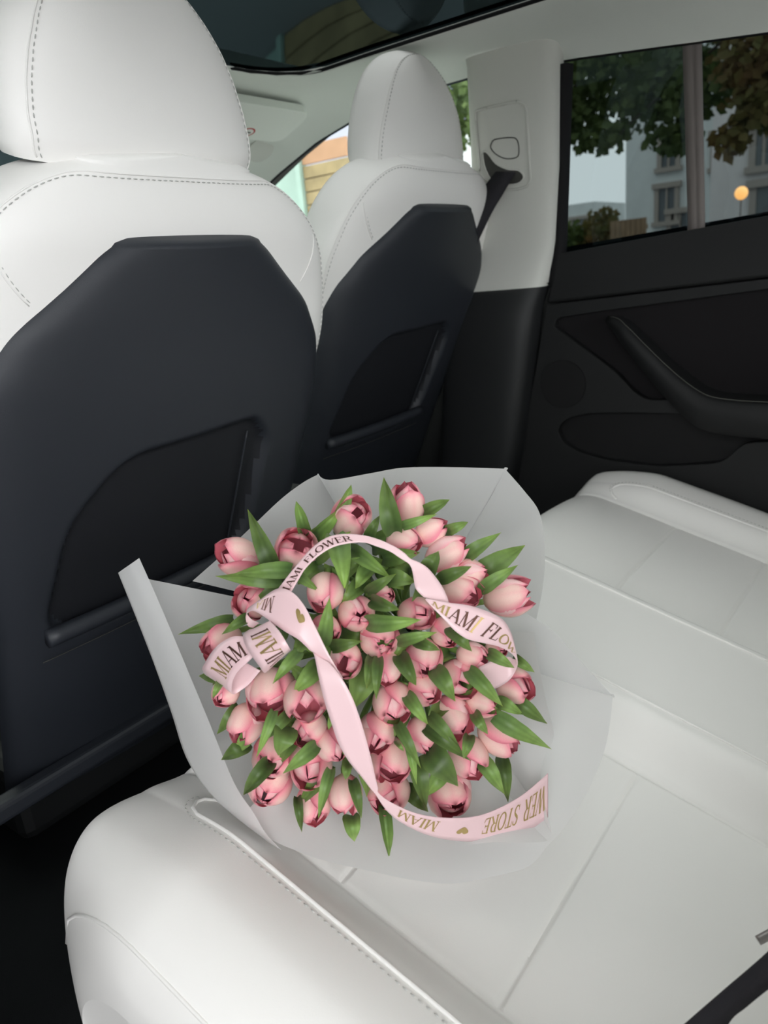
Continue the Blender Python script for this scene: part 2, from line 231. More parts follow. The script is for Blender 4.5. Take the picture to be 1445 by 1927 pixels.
STRIPS=[
("ribbon_arch",[((-0.5207,0.4421,0.8105),(-0.5189,0.4298,0.8082)),((-0.5190,0.4392,0.8148),(-0.5167,0.4267,0.8128)),((-0.5138,0.4324,0.8243),(-0.5117,0.4216,0.8225)),((-0.5080,0.4257,0.8335),(-0.5066,0.4169,0.8315)),((-0.4970,0.4171,0.8458),(-0.4985,0.4087,0.8409)),((-0.4863,0.4084,0.8534),(-0.4893,0.3997,0.8471)),((-0.4786,0.3968,0.8562),(-0.4818,0.3887,0.8498)),((-0.4697,0.3816,0.8543),(-0.4735,0.3776,0.8495)),((-0.4640,0.3689,0.8503),(-0.4693,0.3677,0.8461)),((-0.4582,0.3583,0.8440),(-0.4634,0.3582,0.8407)),((-0.4531,0.3516,0.8370),(-0.4586,0.3524,0.8341)),((-0.4495,0.3481,0.8309),(-0.4535,0.3478,0.8281)),((-0.4443,0.3423,0.8260),(-0.4524,0.3462,0.8245)),((-0.4402,0.3359,0.8192),(-0.4525,0.3449,0.8204)),((-0.4399,0.3258,0.8076),(-0.4581,0.3394,0.8105)),((-0.4403,0.3204,0.7984),(-0.4582,0.3370,0.8061)),((-0.4408,0.3175,0.7903),(-0.4556,0.3333,0.8004))],[('MIAMI FLOWER', -0.02, 0.46, 1, 1)]),
("ribbon_loop",[((-0.4566,0.3300,0.8004),(-0.4578,0.3304,0.7999)),((-0.4550,0.3258,0.7996),(-0.4586,0.3259,0.7967)),((-0.4460,0.3150,0.7950),(-0.4567,0.3149,0.7855)),((-0.4322,0.3024,0.7887),(-0.4542,0.3053,0.7747)),((-0.4199,0.2903,0.7794),(-0.4489,0.2967,0.7664)),((-0.4113,0.2827,0.7697),(-0.4381,0.2890,0.7596)),((-0.4076,0.2780,0.7569),(-0.4235,0.2817,0.7508)),((-0.4059,0.2755,0.7412),(-0.4116,0.2772,0.7400)),((-0.4013,0.2764,0.7262),(-0.4024,0.2777,0.7296)),((-0.3993,0.2798,0.7158),(-0.3981,0.2821,0.7263)),((-0.4031,0.2846,0.7068),(-0.3983,0.2878,0.7271)),((-0.4125,0.2916,0.7023),(-0.4084,0.2957,0.7269)),((-0.4200,0.2988,0.7011),(-0.4213,0.3048,0.7237))],[('MIAMI FLOW', 0.04, 0.66, 1, 1)]),
("ribbon_band",[((-0.5261,0.4622,0.7803),(-0.5297,0.4674,0.7757)),((-0.5292,0.4689,0.7844),(-0.5325,0.4706,0.7788)),((-0.5316,0.4691,0.7937),(-0.5340,0.4688,0.7896)),((-0.5304,0.4519,0.8062),(-0.5364,0.4547,0.7977)),((-0.5246,0.4345,0.8175),(-0.5396,0.4323,0.7944)),((-0.5230,0.4195,0.8167),(-0.5405,0.4170,0.7893)),((-0.5247,0.4056,0.8080),(-0.5390,0.4042,0.7843)),((-0.5274,0.3938,0.7933),(-0.5373,0.3984,0.7790)),((-0.5289,0.3849,0.7792),(-0.5358,0.3947,0.7743)),((-0.5290,0.3781,0.7668),(-0.5339,0.3927,0.7719)),((-0.5264,0.3702,0.7493),(-0.5320,0.3929,0.7660))],[('MIA', 0.26, 0.42, -1, -1), ('<', 0.6, 0.69, 1, 1, 0.44, 0.76)]),
("ribbon_tail",[((-0.5311,0.3871,0.7670),(-0.5326,0.3950,0.7717)),((-0.5320,0.3771,0.7641),(-0.5360,0.3900,0.7697)),((-0.5334,0.3649,0.7545),(-0.5423,0.3821,0.7554)),((-0.5327,0.3574,0.7401),(-0.5447,0.3771,0.7375)),((-0.5324,0.3526,0.7246),(-0.5451,0.3721,0.7189)),((-0.5317,0.3489,0.7058),(-0.5442,0.3677,0.6995)),((-0.5301,0.3467,0.6842),(-0.5407,0.3622,0.6823)),((-0.5269,0.3472,0.6637),(-0.5335,0.3562,0.6636)),((-0.5241,0.3481,0.6502),(-0.5279,0.3532,0.6498)),((-0.5233,0.3483,0.6437),(-0.5255,0.3511,0.6441)),((-0.5155,0.3413,0.6312),(-0.5169,0.3455,0.6206)),((-0.4996,0.3278,0.6144),(-0.5035,0.3355,0.5999)),((-0.4787,0.3131,0.6009),(-0.4840,0.3231,0.5798)),((-0.4548,0.2994,0.5904),(-0.4602,0.3098,0.5629)),((-0.4338,0.2883,0.5874),(-0.4391,0.2954,0.5543)),((-0.4053,0.2768,0.5873),(-0.4173,0.2811,0.5502)),((-0.3794,0.2683,0.5914),(-0.3954,0.2688,0.5483)),((-0.3690,0.2660,0.5926),(-0.3810,0.2616,0.5507))],[('MIAM', 0.5, 0.63, -1, -1), ('<', 0.695, 0.735, -1, -1, 0.42, 0.72), ('WER STORE', 0.775, 0.99, -1, -1)]),
("ribbon_loop",[((-0.5339,0.4487,0.7787),(-0.5401,0.4448,0.7636)),((-0.5460,0.4580,0.7776),(-0.5494,0.4455,0.7645)),((-0.5534,0.4695,0.7774),(-0.5574,0.4492,0.7599)),((-0.5599,0.4851,0.7666),(-0.5619,0.4580,0.7513)),((-0.5635,0.5001,0.7483),(-0.5624,0.4670,0.7382)),((-0.5599,0.5090,0.7383),(-0.5591,0.4738,0.7240)),((-0.5548,0.5091,0.7297),(-0.5520,0.4753,0.7207)),((-0.5468,0.4969,0.7342),(-0.5439,0.4684,0.7264)),((-0.5385,0.4822,0.7457),(-0.5361,0.4591,0.7387))],[('MIAM', 0.16, 0.52, -1, 1)]),
("ribbon_loop",[((-0.5405,0.4590,0.7814),(-0.5323,0.4342,0.7862)),((-0.5510,0.4558,0.7819),(-0.5396,0.4329,0.7947)),((-0.5597,0.4452,0.7791),(-0.5468,0.4158,0.7925)),((-0.5628,0.4347,0.7718),(-0.5497,0.4064,0.7859)),((-0.5601,0.4312,0.7624),(-0.5468,0.4063,0.7788)),((-0.5533,0.4344,0.7521),(-0.5398,0.4136,0.7716)),((-0.5445,0.4389,0.7484),(-0.5351,0.4263,0.7632))],[('MIAMI', 0.24, 0.84, -1, 1)])]
RIM_BACK=[(-0.4653,0.6253,0.7694),(-0.4653,0.6253,0.7694),(-0.4329,0.6111,0.7893),(-0.3963,0.5940,0.8144),(-0.3641,0.5805,0.8352),(-0.3414,0.5668,0.8486),(-0.3253,0.5577,0.8544),(-0.3253,0.5577,0.8544),(-0.3475,0.5196,0.8575),(-0.2962,0.5028,0.8530),(-0.2696,0.4778,0.8541),(-0.2336,0.4374,0.8485),(-0.1901,0.3937,0.8387),(-0.1901,0.3937,0.8387),(-0.1891,0.3718,0.8152),(-0.1904,0.3523,0.7905),(-0.2070,0.3392,0.7566),(-0.2288,0.3321,0.7215),(-0.2626,0.3259,0.6914)]
RIM_FRONT=[(-0.2749,0.3336,0.7090),(-0.2649,0.3114,0.6906),(-0.2596,0.2961,0.6741),(-0.2529,0.2727,0.6450),(-0.2499,0.2462,0.6174),(-0.2499,0.2462,0.6174),(-0.2790,0.2394,0.5979),(-0.3045,0.2371,0.5797),(-0.3467,0.2387,0.5604),(-0.3834,0.2450,0.5473),(-0.4046,0.2517,0.5409),(-0.4277,0.2598,0.5322),(-0.4508,0.2862,0.5261),(-0.4763,0.3136,0.5258),(-0.4981,0.3453,0.5330),(-0.5173,0.3723,0.5446),(-0.5376,0.4044,0.5564),(-0.5492,0.4320,0.5647),(-0.5596,0.4605,0.5778),(-0.5555,0.4820,0.5969)]
RIM_INNER=[(-0.2955,0.3119,0.6984),(-0.3054,0.3039,0.6746),(-0.3195,0.2891,0.6371),(-0.3309,0.2767,0.6075),(-0.3520,0.2788,0.5921),(-0.3710,0.2727,0.5761),(-0.3847,0.2614,0.5596),(-0.3970,0.2519,0.5435),(-0.4206,0.2680,0.5494),(-0.4400,0.2877,0.5561),(-0.4646,0.3125,0.5596)]
FLAP=[((-0.5247,0.6704,0.7921),(-0.5179,0.6374,0.8114)),((-0.5299,0.6466,0.7494),(-0.5247,0.6079,0.7699)),((-0.5342,0.6242,0.7015),(-0.5327,0.5746,0.7183)),((-0.5414,0.6000,0.6562),(-0.5462,0.5335,0.6706)),((-0.5520,0.5736,0.6180),(-0.5599,0.4931,0.6242)),((-0.5600,0.5355,0.5969),(-0.5628,0.4689,0.6028)),((-0.5604,0.5017,0.5831),(-0.5643,0.4540,0.5867)),((-0.5547,0.4645,0.5644),(-0.5576,0.4439,0.5670))]
DOOR_UPPER=[(0.7340,1.0720),(0.3074,1.1066),(0.3007,0.9897),(0.7626,0.9656)]
DOOR_MAIN=[(0.7627,0.9632),(0.3005,0.9867),(0.2773,0.5854),(0.8550,0.5362),(0.8362,0.6349)]
DOOR_RECESS=[(0.7425,0.9251),(0.7345,0.9320),(0.6482,0.9410),(0.0824,0.9846),(0.0596,0.7513),(0.4368,0.7477),(0.5273,0.7458),(0.5571,0.7620),(0.5995,0.8071),(0.6738,0.8618),(0.7455,0.9132)]
DOOR_POCKET=[(0.7431,0.6663),(0.7318,0.6851),(0.7086,0.7001),(0.6625,0.7118),(0.5747,0.7157),(0.1413,0.7206),(0.1376,0.6768),(0.3271,0.6601),(0.3669,0.6134),(0.5012,0.5939),(0.6244,0.6014),(0.6898,0.6166),(0.7300,0.6380)]
SPEAKER=[(0.7258,0.7798),(0.6696,0.7802)]
ARM=[(0.6225,0.9295),(0.5897,0.9259),(0.5609,0.9060),(0.5268,0.8741),(0.4764,0.8271),(0.4326,0.7919),(0.3901,0.7672),(0.3393,0.7595),(0.2763,0.7577),(0.1047,0.7536)]
ARM_LOW=[(0.6279,0.9221),(0.5994,0.9029),(0.5712,0.8704),(0.5386,0.8336),(0.4868,0.7734),(0.4417,0.7288),(0.3978,0.6985),(0.3405,0.6909),(0.2760,0.6884),(0.1003,0.6857)]
SEAT_BELT_PIL=[(0.6650,0.8353,1.2555),(0.6650,0.7924,1.2408),(0.6650,0.8720,1.2129),(0.6650,0.8143,1.2075),(0.6650,0.9070,1.1339),(0.6650,0.8540,1.1508)]
BELT_FRAME=[(0.8711,1.3633),(0.8677,1.3761),(0.8430,1.3777),(0.7683,1.3766),(0.7530,1.3667),(0.7512,1.3515),(0.7603,1.2307),(0.7683,1.2161),(0.7935,1.2132),(0.8320,1.2162),(0.8790,1.2531)]
BELT_CAP=[(0.8402,1.3110),(0.8296,1.3165),(0.7918,1.3133),(0.7797,1.3051),(0.7793,1.2855),(0.7859,1.2752),(0.8098,1.2758),(0.8311,1.2865),(0.8433,1.3010)]
BELT_SLOT=[(0.8646,1.2939),(0.8565,1.2968),(0.8479,1.2880),(0.8358,1.2703),(0.8108,1.2559),(0.7857,1.2501),(0.7749,1.2380),(0.7803,1.2283),(0.7995,1.2236),(0.8443,1.2319),(0.8625,1.2615)]
NEAR_BELT=[((-0.5419,0.1023,0.5544),(-0.5267,0.0770,0.5432)),((-0.5283,0.0910,0.5665),(-0.5131,0.0704,0.5641)),((-0.5101,0.0758,0.5822),(-0.5039,0.0628,0.5723)),((-0.4845,0.0543,0.6041),(-0.4912,0.0519,0.5828)),((-0.4585,0.0413,0.6105),(-0.4660,0.0385,0.5863))]
NEAR_TONGUE=[(-0.4332,0.0680,0.5596),(-0.4260,0.0609,0.5637),(-0.4140,0.0490,0.5706)]


# ------------------------------------------------------------------ helpers
COL = scene.collection
RND = random.Random(7)


def link(o, parent=None):
    COL.objects.link(o)
    if parent is not None:
        o.parent = parent
    return o


def empty(name, loc, label=None, cat=None, group=None, kind=None, parent=None):
    o = bpy.data.objects.new(name, None)
    o.empty_display_size = 0.05
    o.location = loc
    link(o, parent)
    return tag(o, label, cat, group, kind)


def tag(o, label=None, cat=None, group=None, kind=None):
    if label: o['label'] = label
    if cat: o['category'] = cat
    if group: o['group'] = group
    if kind: o['kind'] = kind
    return o


def mesh(name, verts, faces, mat, smooth=True, cols=None):
    me = bpy.data.meshes.new(name)
    me.from_pydata([tuple(map(float, v)) for v in verts], [], [tuple(map(int, f)) for f in faces])
    if mat is not None:
        me.materials.append(mat)
    if smooth:
        me.polygons.foreach_set('use_smooth', [True] * len(me.polygons))
    if cols is not None:
        at = me.color_attributes.new('tint', 'FLOAT_COLOR', 'POINT')
        at.data.foreach_set('color', np.asarray(cols, dtype=np.float32).ravel())
    me.update()
    return me


def obj(name, me, parent=None, origin=None, matrix=None):
    """links one mesh object; world-space vertices are moved into the parent's frame when origin is given"""
    o = bpy.data.objects.new(name, me)
    if origin is not None:
        me.transform(Matrix.Translation(-Vector(origin)))
        if parent is None:
            o.location = origin
    link(o, parent)
    if matrix is not None:
        o.matrix_local = matrix
    return o


def build(name, verts, faces, mat, parent=None, smooth=True, cols=None):
    org = parent_origin(parent)
    return obj(name, mesh(name, verts, faces, mat, smooth, cols), parent, org if parent is not None else None)


def parent_origin(p):
    o = Vector((0, 0, 0))
    while p is not None:
        o = o + p.location
        p = p.parent
    return o


def grid_faces(n, m, wrap_m=False, flip=False, off=0):
    f = []
    mm = m if wrap_m else m - 1
    for i in range(n - 1):
        for j in range(mm):
            a, b = off + i * m + j, off + i * m + (j + 1) % m
            c, d = b + m, a + m
            f.append((a, d, c, b) if flip else (a, b, c, d))
    return f


def mod(o, kind, **kw):
    m = o.modifiers.new(kind.lower(), kind)
    for k, v in kw.items():
        setattr(m, k, v)
    return m


def smoothstep(a, b, x):
    t = np.clip((np.asarray(x, float) - a) / (b - a), 0, 1)
    return t * t * (3 - 2 * t)


def catmull(pts, n, closed=False):
    """resample control points with a Catmull-Rom spline, n samples per span"""
    P = np.asarray(pts, float)
    N = len(P)
    out = []
    spans = N if closed else N - 1
    for i in range(spans):
        if closed:
            p0, p1, p2, p3 = P[(i - 1) % N], P[i], P[(i + 1) % N], P[(i + 2) % N]
        else:
            p1, p2 = P[i], P[i + 1]
            p0 = P[i - 1] if i > 0 else 2 * p1 - p2
            p3 = P[i + 2] if i + 2 < N else 2 * p2 - p1
        for k in range(n):
            t = k / n
            out.append(0.5 * ((2 * p1) + (-p0 + p2) * t + (2 * p0 - 5 * p1 + 4 * p2 - p3) * t * t + (-p0 + 3 * p1 - 3 * p2 + p3) * t ** 3))
    if not closed:
        out.append(P[-1])
    return np.array(out)


def tube_geo(pts, r, seg=6, cap=True, off=0):
    P = np.asarray(pts, float)
    n = len(P)
    rr = np.full(n, r) if np.isscalar(r) else np.asarray(r, float)
    T = np.gradient(P, axis=0)
    T /= np.linalg.norm(T, axis=1)[:, None] + 1e-12
    ref = np.array([0.31, 0.27, 0.91])
    if abs(T[0] @ ref) > .95: ref = np.array([1., 0, 0])
    N = np.cross(T[0], ref); N /= np.linalg.norm(N)
    V, Fc = [], []
    for i in range(n):
        N = N - T[i] * (N @ T[i]); N /= np.linalg.norm(N) + 1e-12
        B = np.cross(T[i], N)
        for k in range(seg):
            a = 2 * math.pi * k / seg
            V.append(P[i] + rr[i] * (math.cos(a) * N + math.sin(a) * B))
    Fc = grid_faces(n, seg, wrap_m=True, off=off)
    if cap:
        Fc.append(tuple(off + k for k in range(seg))[::-1])
        Fc.append(tuple(off + (n - 1) * seg + k for k in range(seg)))
    return V, Fc


def tube(name, pts, r, mat, parent=None, seg=6):
    V, Fc = tube_geo(pts, r, seg)
    return build(name, V, Fc, mat, parent)


class Geo:
    """collects pieces of one part"""
    def __init__(self): self.v, self.f = [], []
    def add(self, V, Fc):
        o = len(self.v)
        self.v += [tuple(x) for x in V]
        self.f += [tuple(o + i for i in f) for f in Fc]
    def box(self, c, s, M=None):
        c, s = np.asarray(c, float), np.asarray(s, float) / 2
        V = [np.array((x, y, z)) * s for x in (-1, 1) for y in (-1, 1) for z in (-1, 1)]
        if M is not None: V = [np.asarray(M) @ v for v in V]
        self.add([c + v for v in V], [(0, 1, 3, 2), (4, 6, 7, 5), (0, 4, 5, 1), (2, 3, 7, 6), (0, 2, 6, 4), (1, 5, 7, 3)])
    def build(self, name, mat, parent=None, smooth=False):
        return build(name, self.v, self.f, mat, parent, smooth)


def prism(name, outer, holes, fn, depth, mat, parent=None, bevel=0.004):
    """flat plate with holes: 2-D outlines, fn(a,b,w) gives world points, thickness depth along w"""
    import bmesh
    bm = bmesh.new()
    loops = []
    for lp in [outer] + holes:
        vs = [bm.verts.new(fn(a, b, 0.0)) for a, b in lp]
        es = [bm.edges.new((vs[i], vs[(i + 1) % len(vs)])) for i in range(len(vs))]
        loops += es
    bmesh.ops.triangle_fill(bm, edges=loops, use_beauty=True, use_dissolve=False)
    bmesh.ops.recalc_face_normals(bm, faces=bm.faces)
    d = Vector(fn(0, 0, depth)) - Vector(fn(0, 0, 0))
    r = bmesh.ops.extrude_face_region(bm, geom=list(bm.faces))
    bmesh.ops.translate(bm, verts=[g for g in r['geom'] if isinstance(g, bmesh.types.BMVert)], vec=d)
    bmesh.ops.recalc_face_normals(bm, faces=bm.faces)
    me = bpy.data.meshes.new(name)
    bm.to_mesh(me); bm.free()
    me.materials.append(mat)
    o = obj(name, me, parent, parent_origin(parent) if parent is not None else None)
    if bevel:
        mod(o, 'BEVEL', width=bevel, segments=3, limit_method='ANGLE', angle_limit=math.radians(50))
        me.polygons.foreach_set('use_smooth', [True] * len(me.polygons))
        mod(o, 'WEIGHTED_NORMAL')
    return o


def round_poly(pts, r=0.25, n=6):
    """rounds the corners of a polygon: each corner is cut at fraction r of its shorter side"""
    P = np.asarray(pts, float); N = len(P); out = []
    for i in range(N):
        a, b, c = P[i - 1], P[i], P[(i + 1) % N]
        la, lc = np.linalg.norm(a - b), np.linalg.norm(c - b)
        d = min(la, lc) * r
        p, q = b + (a - b) / la * d, b + (c - b) / lc * d
        for k in range(n + 1):
            t = k / n
            out.append((1 - t) ** 2 * p + 2 * t * (1 - t) * b + t * t * q)
    return [tuple(x) for x in out]


def inside(poly, X, Y):
    P = np.asarray(poly); res = np.zeros(np.shape(X), bool)
    j = len(P) - 1
    for i in range(len(P)):
        xi, yi, xj, yj = P[i][0], P[i][1], P[j][0], P[j][1]
        c = ((yi > Y) != (yj > Y)) & (X < (xj - xi) * (Y - yi) / (yj - yi + 1e-15) + xi)
        res ^= c
        j = i
    return res


def poly_dist(poly, X, Y, closed=True):
    P = np.asarray(poly, float); best = np.full(np.shape(X), 1e9)
    n = len(P)
    for i in range(n if closed else n - 1):
        a, b = P[i], P[(i + 1) % n]
        d = b - a; L = d @ d + 1e-15
        t = np.clip(((X - a[0]) * d[0] + (Y - a[1]) * d[1]) / L, 0, 1)
        best = np.minimum(best, np.hypot(X - a[0] - t * d[0], Y - a[1] - t * d[1]))
    return best


# ------------------------------------------------------------------ materials
def material(name, color, rough=0.5, spec=0.5, bump=0.0, bscale=400, var=0.0, vscale=8, metal=0.0, sheen=0.0, coat=0.0):
    m = bpy.data.materials.new(name)
    m.use_nodes = True
    nt = m.node_tree; n, l = nt.nodes, nt.links
    b = n['Principled BSDF']
    b.inputs['Base Color'].default_value = (*color, 1)
    b.inputs['Roughness'].default_value = rough
    b.inputs['Specular IOR Level'].default_value = spec
    b.inputs['Metallic'].default_value = metal
    b.inputs['Sheen Weight'].default_value = sheen
    b.inputs['Coat Weight'].default_value = coat
    tc = n.new('ShaderNodeTexCoord')
    if bump:
        t = n.new('ShaderNodeTexNoise'); t.inputs['Scale'].default_value = bscale; t.inputs['Detail'].default_value = 3
        bp = n.new('ShaderNodeBump'); bp.inputs['Strength'].default_value = bump; bp.inputs['Distance'].default_value = 0.001
        l.new(tc.outputs['Object'], t.inputs['Vector']); l.new(t.outputs['Fac'], bp.inputs['Height'])
        l.new(bp.outputs['Normal'], b.inputs['Normal'])
    if var:
        t = n.new('ShaderNodeTexNoise'); t.inputs['Scale'].default_value = vscale; t.inputs['Detail'].default_value = 4
        r = n.new('ShaderNodeValToRGB')
        c = Vector(color)
        r.color_ramp.elements[0].position, r.color_ramp.elements[1].position = 0.3, 0.7
        r.color_ramp.elements[0].color = (*(c * (1 - var)), 1)
        r.color_ramp.elements[1].color = (*(c * (1 + var)), 1)
        l.new(tc.outputs['Object'], t.inputs['Vector']); l.new(t.outputs['Fac'], r.inputs[0])
        l.new(r.outputs[0], b.inputs['Base Color'])
    return m


def tinted_glass(name, tint, gloss=1.0):
    m = bpy.data.materials.new(name); m.use_nodes = True
    n, l = m.node_tree.nodes, m.node_tree.links
    n.clear()
    out = n.new('ShaderNodeOutputMaterial'); mix = n.new('ShaderNodeMixShader')
    tr = n.new('ShaderNodeBsdfTransparent'); gl = n.new('ShaderNodeBsdfGlossy'); fr = n.new('ShaderNodeFresnel')
    tr.inputs[0].default_value = (*tint, 1)
    gl.inputs['Color'].default_value = (gloss * .72, gloss, gloss * 1.12, 1); gl.inputs['Roughness'].default_value = 0.02
    fr.inputs[0].default_value = 1.45
    l.new(fr.outputs[0], mix.inputs[0]); l.new(tr.outputs[0], mix.inputs[1]); l.new(gl.outputs[0], mix.inputs[2])
    l.new(mix.outputs[0], out.inputs[0])
    return m


def leafy(name, c1, c2, trans=0.35, rough=0.45, scale=14, tint=False, spec=0.35, dark_back=None, alpha=0.0):
    """thin organic sheet: diffuse + translucent, colour from noise or from the 'tint' attribute"""
    m = bpy.data.materials.new(name); m.use_nodes = True
    n, l = m.node_tree.nodes, m.node_tree.links
    b = n['Principled BSDF']; out = n['Material Output']
    b.inputs['Roughness'].default_value = rough; b.inputs['Specular IOR Level'].default_value = spec
    tc = n.new('ShaderNodeTexCoord'); t = n.new('ShaderNodeTexNoise'); t.inputs['Scale'].default_value = scale; t.inputs['Detail'].default_value = 3
    l.new(tc.outputs['Object'], t.inputs['Vector'])
    r = n.new('ShaderNodeValToRGB')
    r.color_ramp.elements[0].position, r.color_ramp.elements[1].position = 0.35, 0.65
    r.color_ramp.elements[0].color = (*c1, 1); r.color_ramp.elements[1].color = (*c2, 1)
    l.new(t.outputs['Fac'], r.inputs[0])
    col = r.outputs[0]
    if tint:
        a = n.new('ShaderNodeVertexColor'); a.layer_name = 'tint'
        mx = n.new('ShaderNodeMix'); mx.data_type = 'RGBA'; mx.blend_type = 'MULTIPLY'; mx.inputs['Factor'].default_value = 1.0
        l.new(a.outputs['Color'], mx.inputs['A']); l.new(col, mx.inputs['B'])
        col = mx.outputs['Result']
    l.new(col, b.inputs['Base Color'])
    tl = n.new('ShaderNodeBsdfTranslucent'); l.new(col, tl.inputs['Color'])
    ms = n.new('ShaderNodeMixShader'); ms.inputs[0].default_value = trans
    l.new(b.outputs[0], ms.inputs[1]); l.new(tl.outputs[0], ms.inputs[2])
    last = ms
    if alpha:
        tp = n.new('ShaderNodeBsdfTransparent'); m2 = n.new('ShaderNodeMixShader'); m2.inputs[0].default_value = alpha
        l.new(ms.outputs[0], m2.inputs[1]); l.new(tp.outputs[0], m2.inputs[2]); last = m2
    l.new(last.outputs[0], out.inputs['Surface'])
    return m


M = dict(
    leather=material('white_leather', (0.875, 0.862, 0.838), 0.42, 0.4, 0.08, 900),
    thread=material('grey_white_thread', (0.50, 0.50, 0.48), 0.8),
    shell=material('black_seat_shell', (0.018, 0.021, 0.0275), 0.47, 0.45, 0.25, 1400),
    pocket=material('black_seat_pocket', (0.010, 0.011, 0.014), 0.6, 0.3, 0.25, 1200),
    black=material('black_plastic', (0.014, 0.015, 0.016), 0.5, 0.4, 0.2, 1200),
    doorblack=material('black_door_vinyl', (0.010, 0.0105, 0.011), 0.6, 0.3, 0.2, 900),
    doorcloth=material('black_door_suede', (0.012, 0.011, 0.012), 0.95, 0.1, 0.4, 1500, sheen=0.2),
    carpet=material('black_carpet', (0.008, 0.009, 0.010), 1.0, 0.1, 0.8, 700),
    headliner=material('grey_headliner', (0.78, 0.81, 0.76), 1.0, 0.1, 0.35, 700),
    pillar=material('grey_pillar_trim', (0.66, 0.665, 0.62), 0.7, 0.25, 0.2, 900),
    slot=material('dark_slot', (0.05, 0.05, 0.045), 0.6),
    grille=material('dark_grille', (0.0085, 0.0085, 0.009), 0.7, 0.25, 0.3, 1500),
    rubber=material('black_rubber', (0.008, 0.008, 0.009), 0.7, 0.2),
    webbing=material('black_webbing', (0.022, 0.021, 0.026), 0.75, 0.3, 0.6, 1500),
    steel=material('brushed_steel', (0.35, 0.33, 0.32), 0.4, 0.5, metal=0.8),
    roofglass=tinted_glass('roof_glass', (0.225, 0.238, 0.235), 0.06),
    rearglass=tinted_glass('rear_door_glass', (0.085, 0.10, 0.10), 0.5),
    frontglass=tinted_glass('front_door_glass', (0.80, 0.88, 0.82), 0.6),
    nearglass=tinted_glass('driver_door_glass', (0.45, 0.50, 0.46), 0.6),
    white_sticker=material('sticker_white', (0.75, 0.75, 0.72), 0.6),
    yellow_sticker=material('sticker_yellow', (0.55, 0.36, 0.02), 0.6),
    red_sticker=material('sticker_red', (0.45, 0.02, 0.02), 0.6),
    stem=leafy('green_stem', (0.16, 0.26, 0.06), (0.20, 0.32, 0.09), 0.1),
    leaf=leafy('tulip_leaf', (0.85, 0.86, 0.84), (1.15, 1.15, 1.15), 0.14, 0.40, 60, tint=True),
    petal=leafy('tulip_petal', (0.95, 0.95, 0.95), (1.03, 1.03, 1.03), 0.10, 0.48, 90, tint=True, spec=0.25),
    paper=leafy('frosted_film', (0.82, 0.82, 0.815), (0.85, 0.85, 0.845), 0.42, 0.35, 3, alpha=0.09, spec=0.4),
    ribbon=material('pink_satin', (0.85, 0.60, 0.625), 0.30, 0.6, sheen=0.1),
    gold=material('gold_foil', (0.58, 0.42, 0.17), 0.30, 0.6, metal=0.6),
    foil=material('dark_copper_foil', (0.17, 0.085, 0.065), 0.35, 0.5, metal=0.7),
    bark=material('tree_bark', (0.06, 0.045, 0.035), 0.9, 0.2, 0.6, 60),
    foliage=leafy('tree_foliage', (0.05, 0.085, 0.025), (0.11, 0.15, 0.04), 0.35, 0.6, 2),
    rustfoliage=leafy('rusty_foliage', (0.16, 0.09, 0.03), (0.10, 0.11, 0.03), 0.35, 0.6, 2),
    render=material('pale_render', (0.62, 0.66, 0.66), 0.9, 0.2, var=0.06, vscale=2),
    render2=material('white_render', (0.68, 0.66, 0.66), 0.9, 0.2, var=0.05, vscale=2),
    winframe=material('window_surround', (0.33, 0.30, 0.27), 0.8),
    dimglass=material('dim_window_pane', (0.10, 0.12, 0.13), 0.25, 0.6),
    plank=material('oak_plank', (0.27, 0.20, 0.105), 0.7, 0.3, 0.3, 60, var=0.25, vscale=5),
    orangeplank=material('orange_plank', (0.36, 0.20, 0.12), 0.7, 0.3, var=0.1, vscale=5),
    mint=material('reflection_panel', (0.27, 0.36, 0.32), 0.5, 0.4, var=0.12, vscale=3),  # green of reflecting glass put into the base colour
    fence=material('brown_fence', (0.27, 0.19, 0.12), 0.85, 0.2, var=0.15, vscale=6),
    asphalt=material('asphalt', (0.14, 0.14, 0.145), 0.9, 0.2, 0.5, 90),
    kerb=material('concrete', (0.36, 0.36, 0.35), 0.9, 0.2),
)
lamp_m = bpy.data.materials.new('warm_lamp'); lamp_m.use_nodes = True
_e = lamp_m.node_tree.nodes['Principled BSDF']
_e.inputs['Base Color'].default_value = (1, .7, .35, 1)
_e.inputs['Emission Color'].default_value = (1.0, 0.42, 0.11, 1)
_e.inputs['Emission Strength'].default_value = 6.0
M['lamp'] = lamp_m

# ------------------------------------------------------------------ car shell (the setting)
XD = 0.74                                     # inner face of the far door


def belt_z(y): return 1.127 - 0.064 * y
_yt = np.array([-1.2, -0.6, 0.0, 0.31, 0.66, 0.90, 1.05, 1.21, 1.35, 1.50, 1.70, 1.95, 2.2])
_zt = np.array([1.16, 1.28, 1.365, 1.399, 1.436, 1.452, 1.450, 1.432, 1.400, 1.345, 1.255, 1.115, 0.97])
def top_z(y): return np.interp(y, _yt, _zt)
def glass_x(y, z):                            # tumblehome of the side glass
    zb = belt_z(y)
    return 0.745 - 0.075 * np.clip((z - zb) / 0.34, 0, 1.2)


# floor, with a tunnel
def make_floor():
    ys = np.linspace(-0.7, 2.3, 40); xs = np.linspace(-0.80, 0.80, 60)
    V = [(x, y, 0.20 + 0.10 * smoothstep(0.20, 0.10, abs(x - 0.05)) + 0.06 * smoothstep(0.68, 0.76, abs(x))) for y in ys for x in xs]
    tag(build('floor', V, grid_faces(len(ys), len(xs)), M['carpet']), kind='structure')
make_floor()


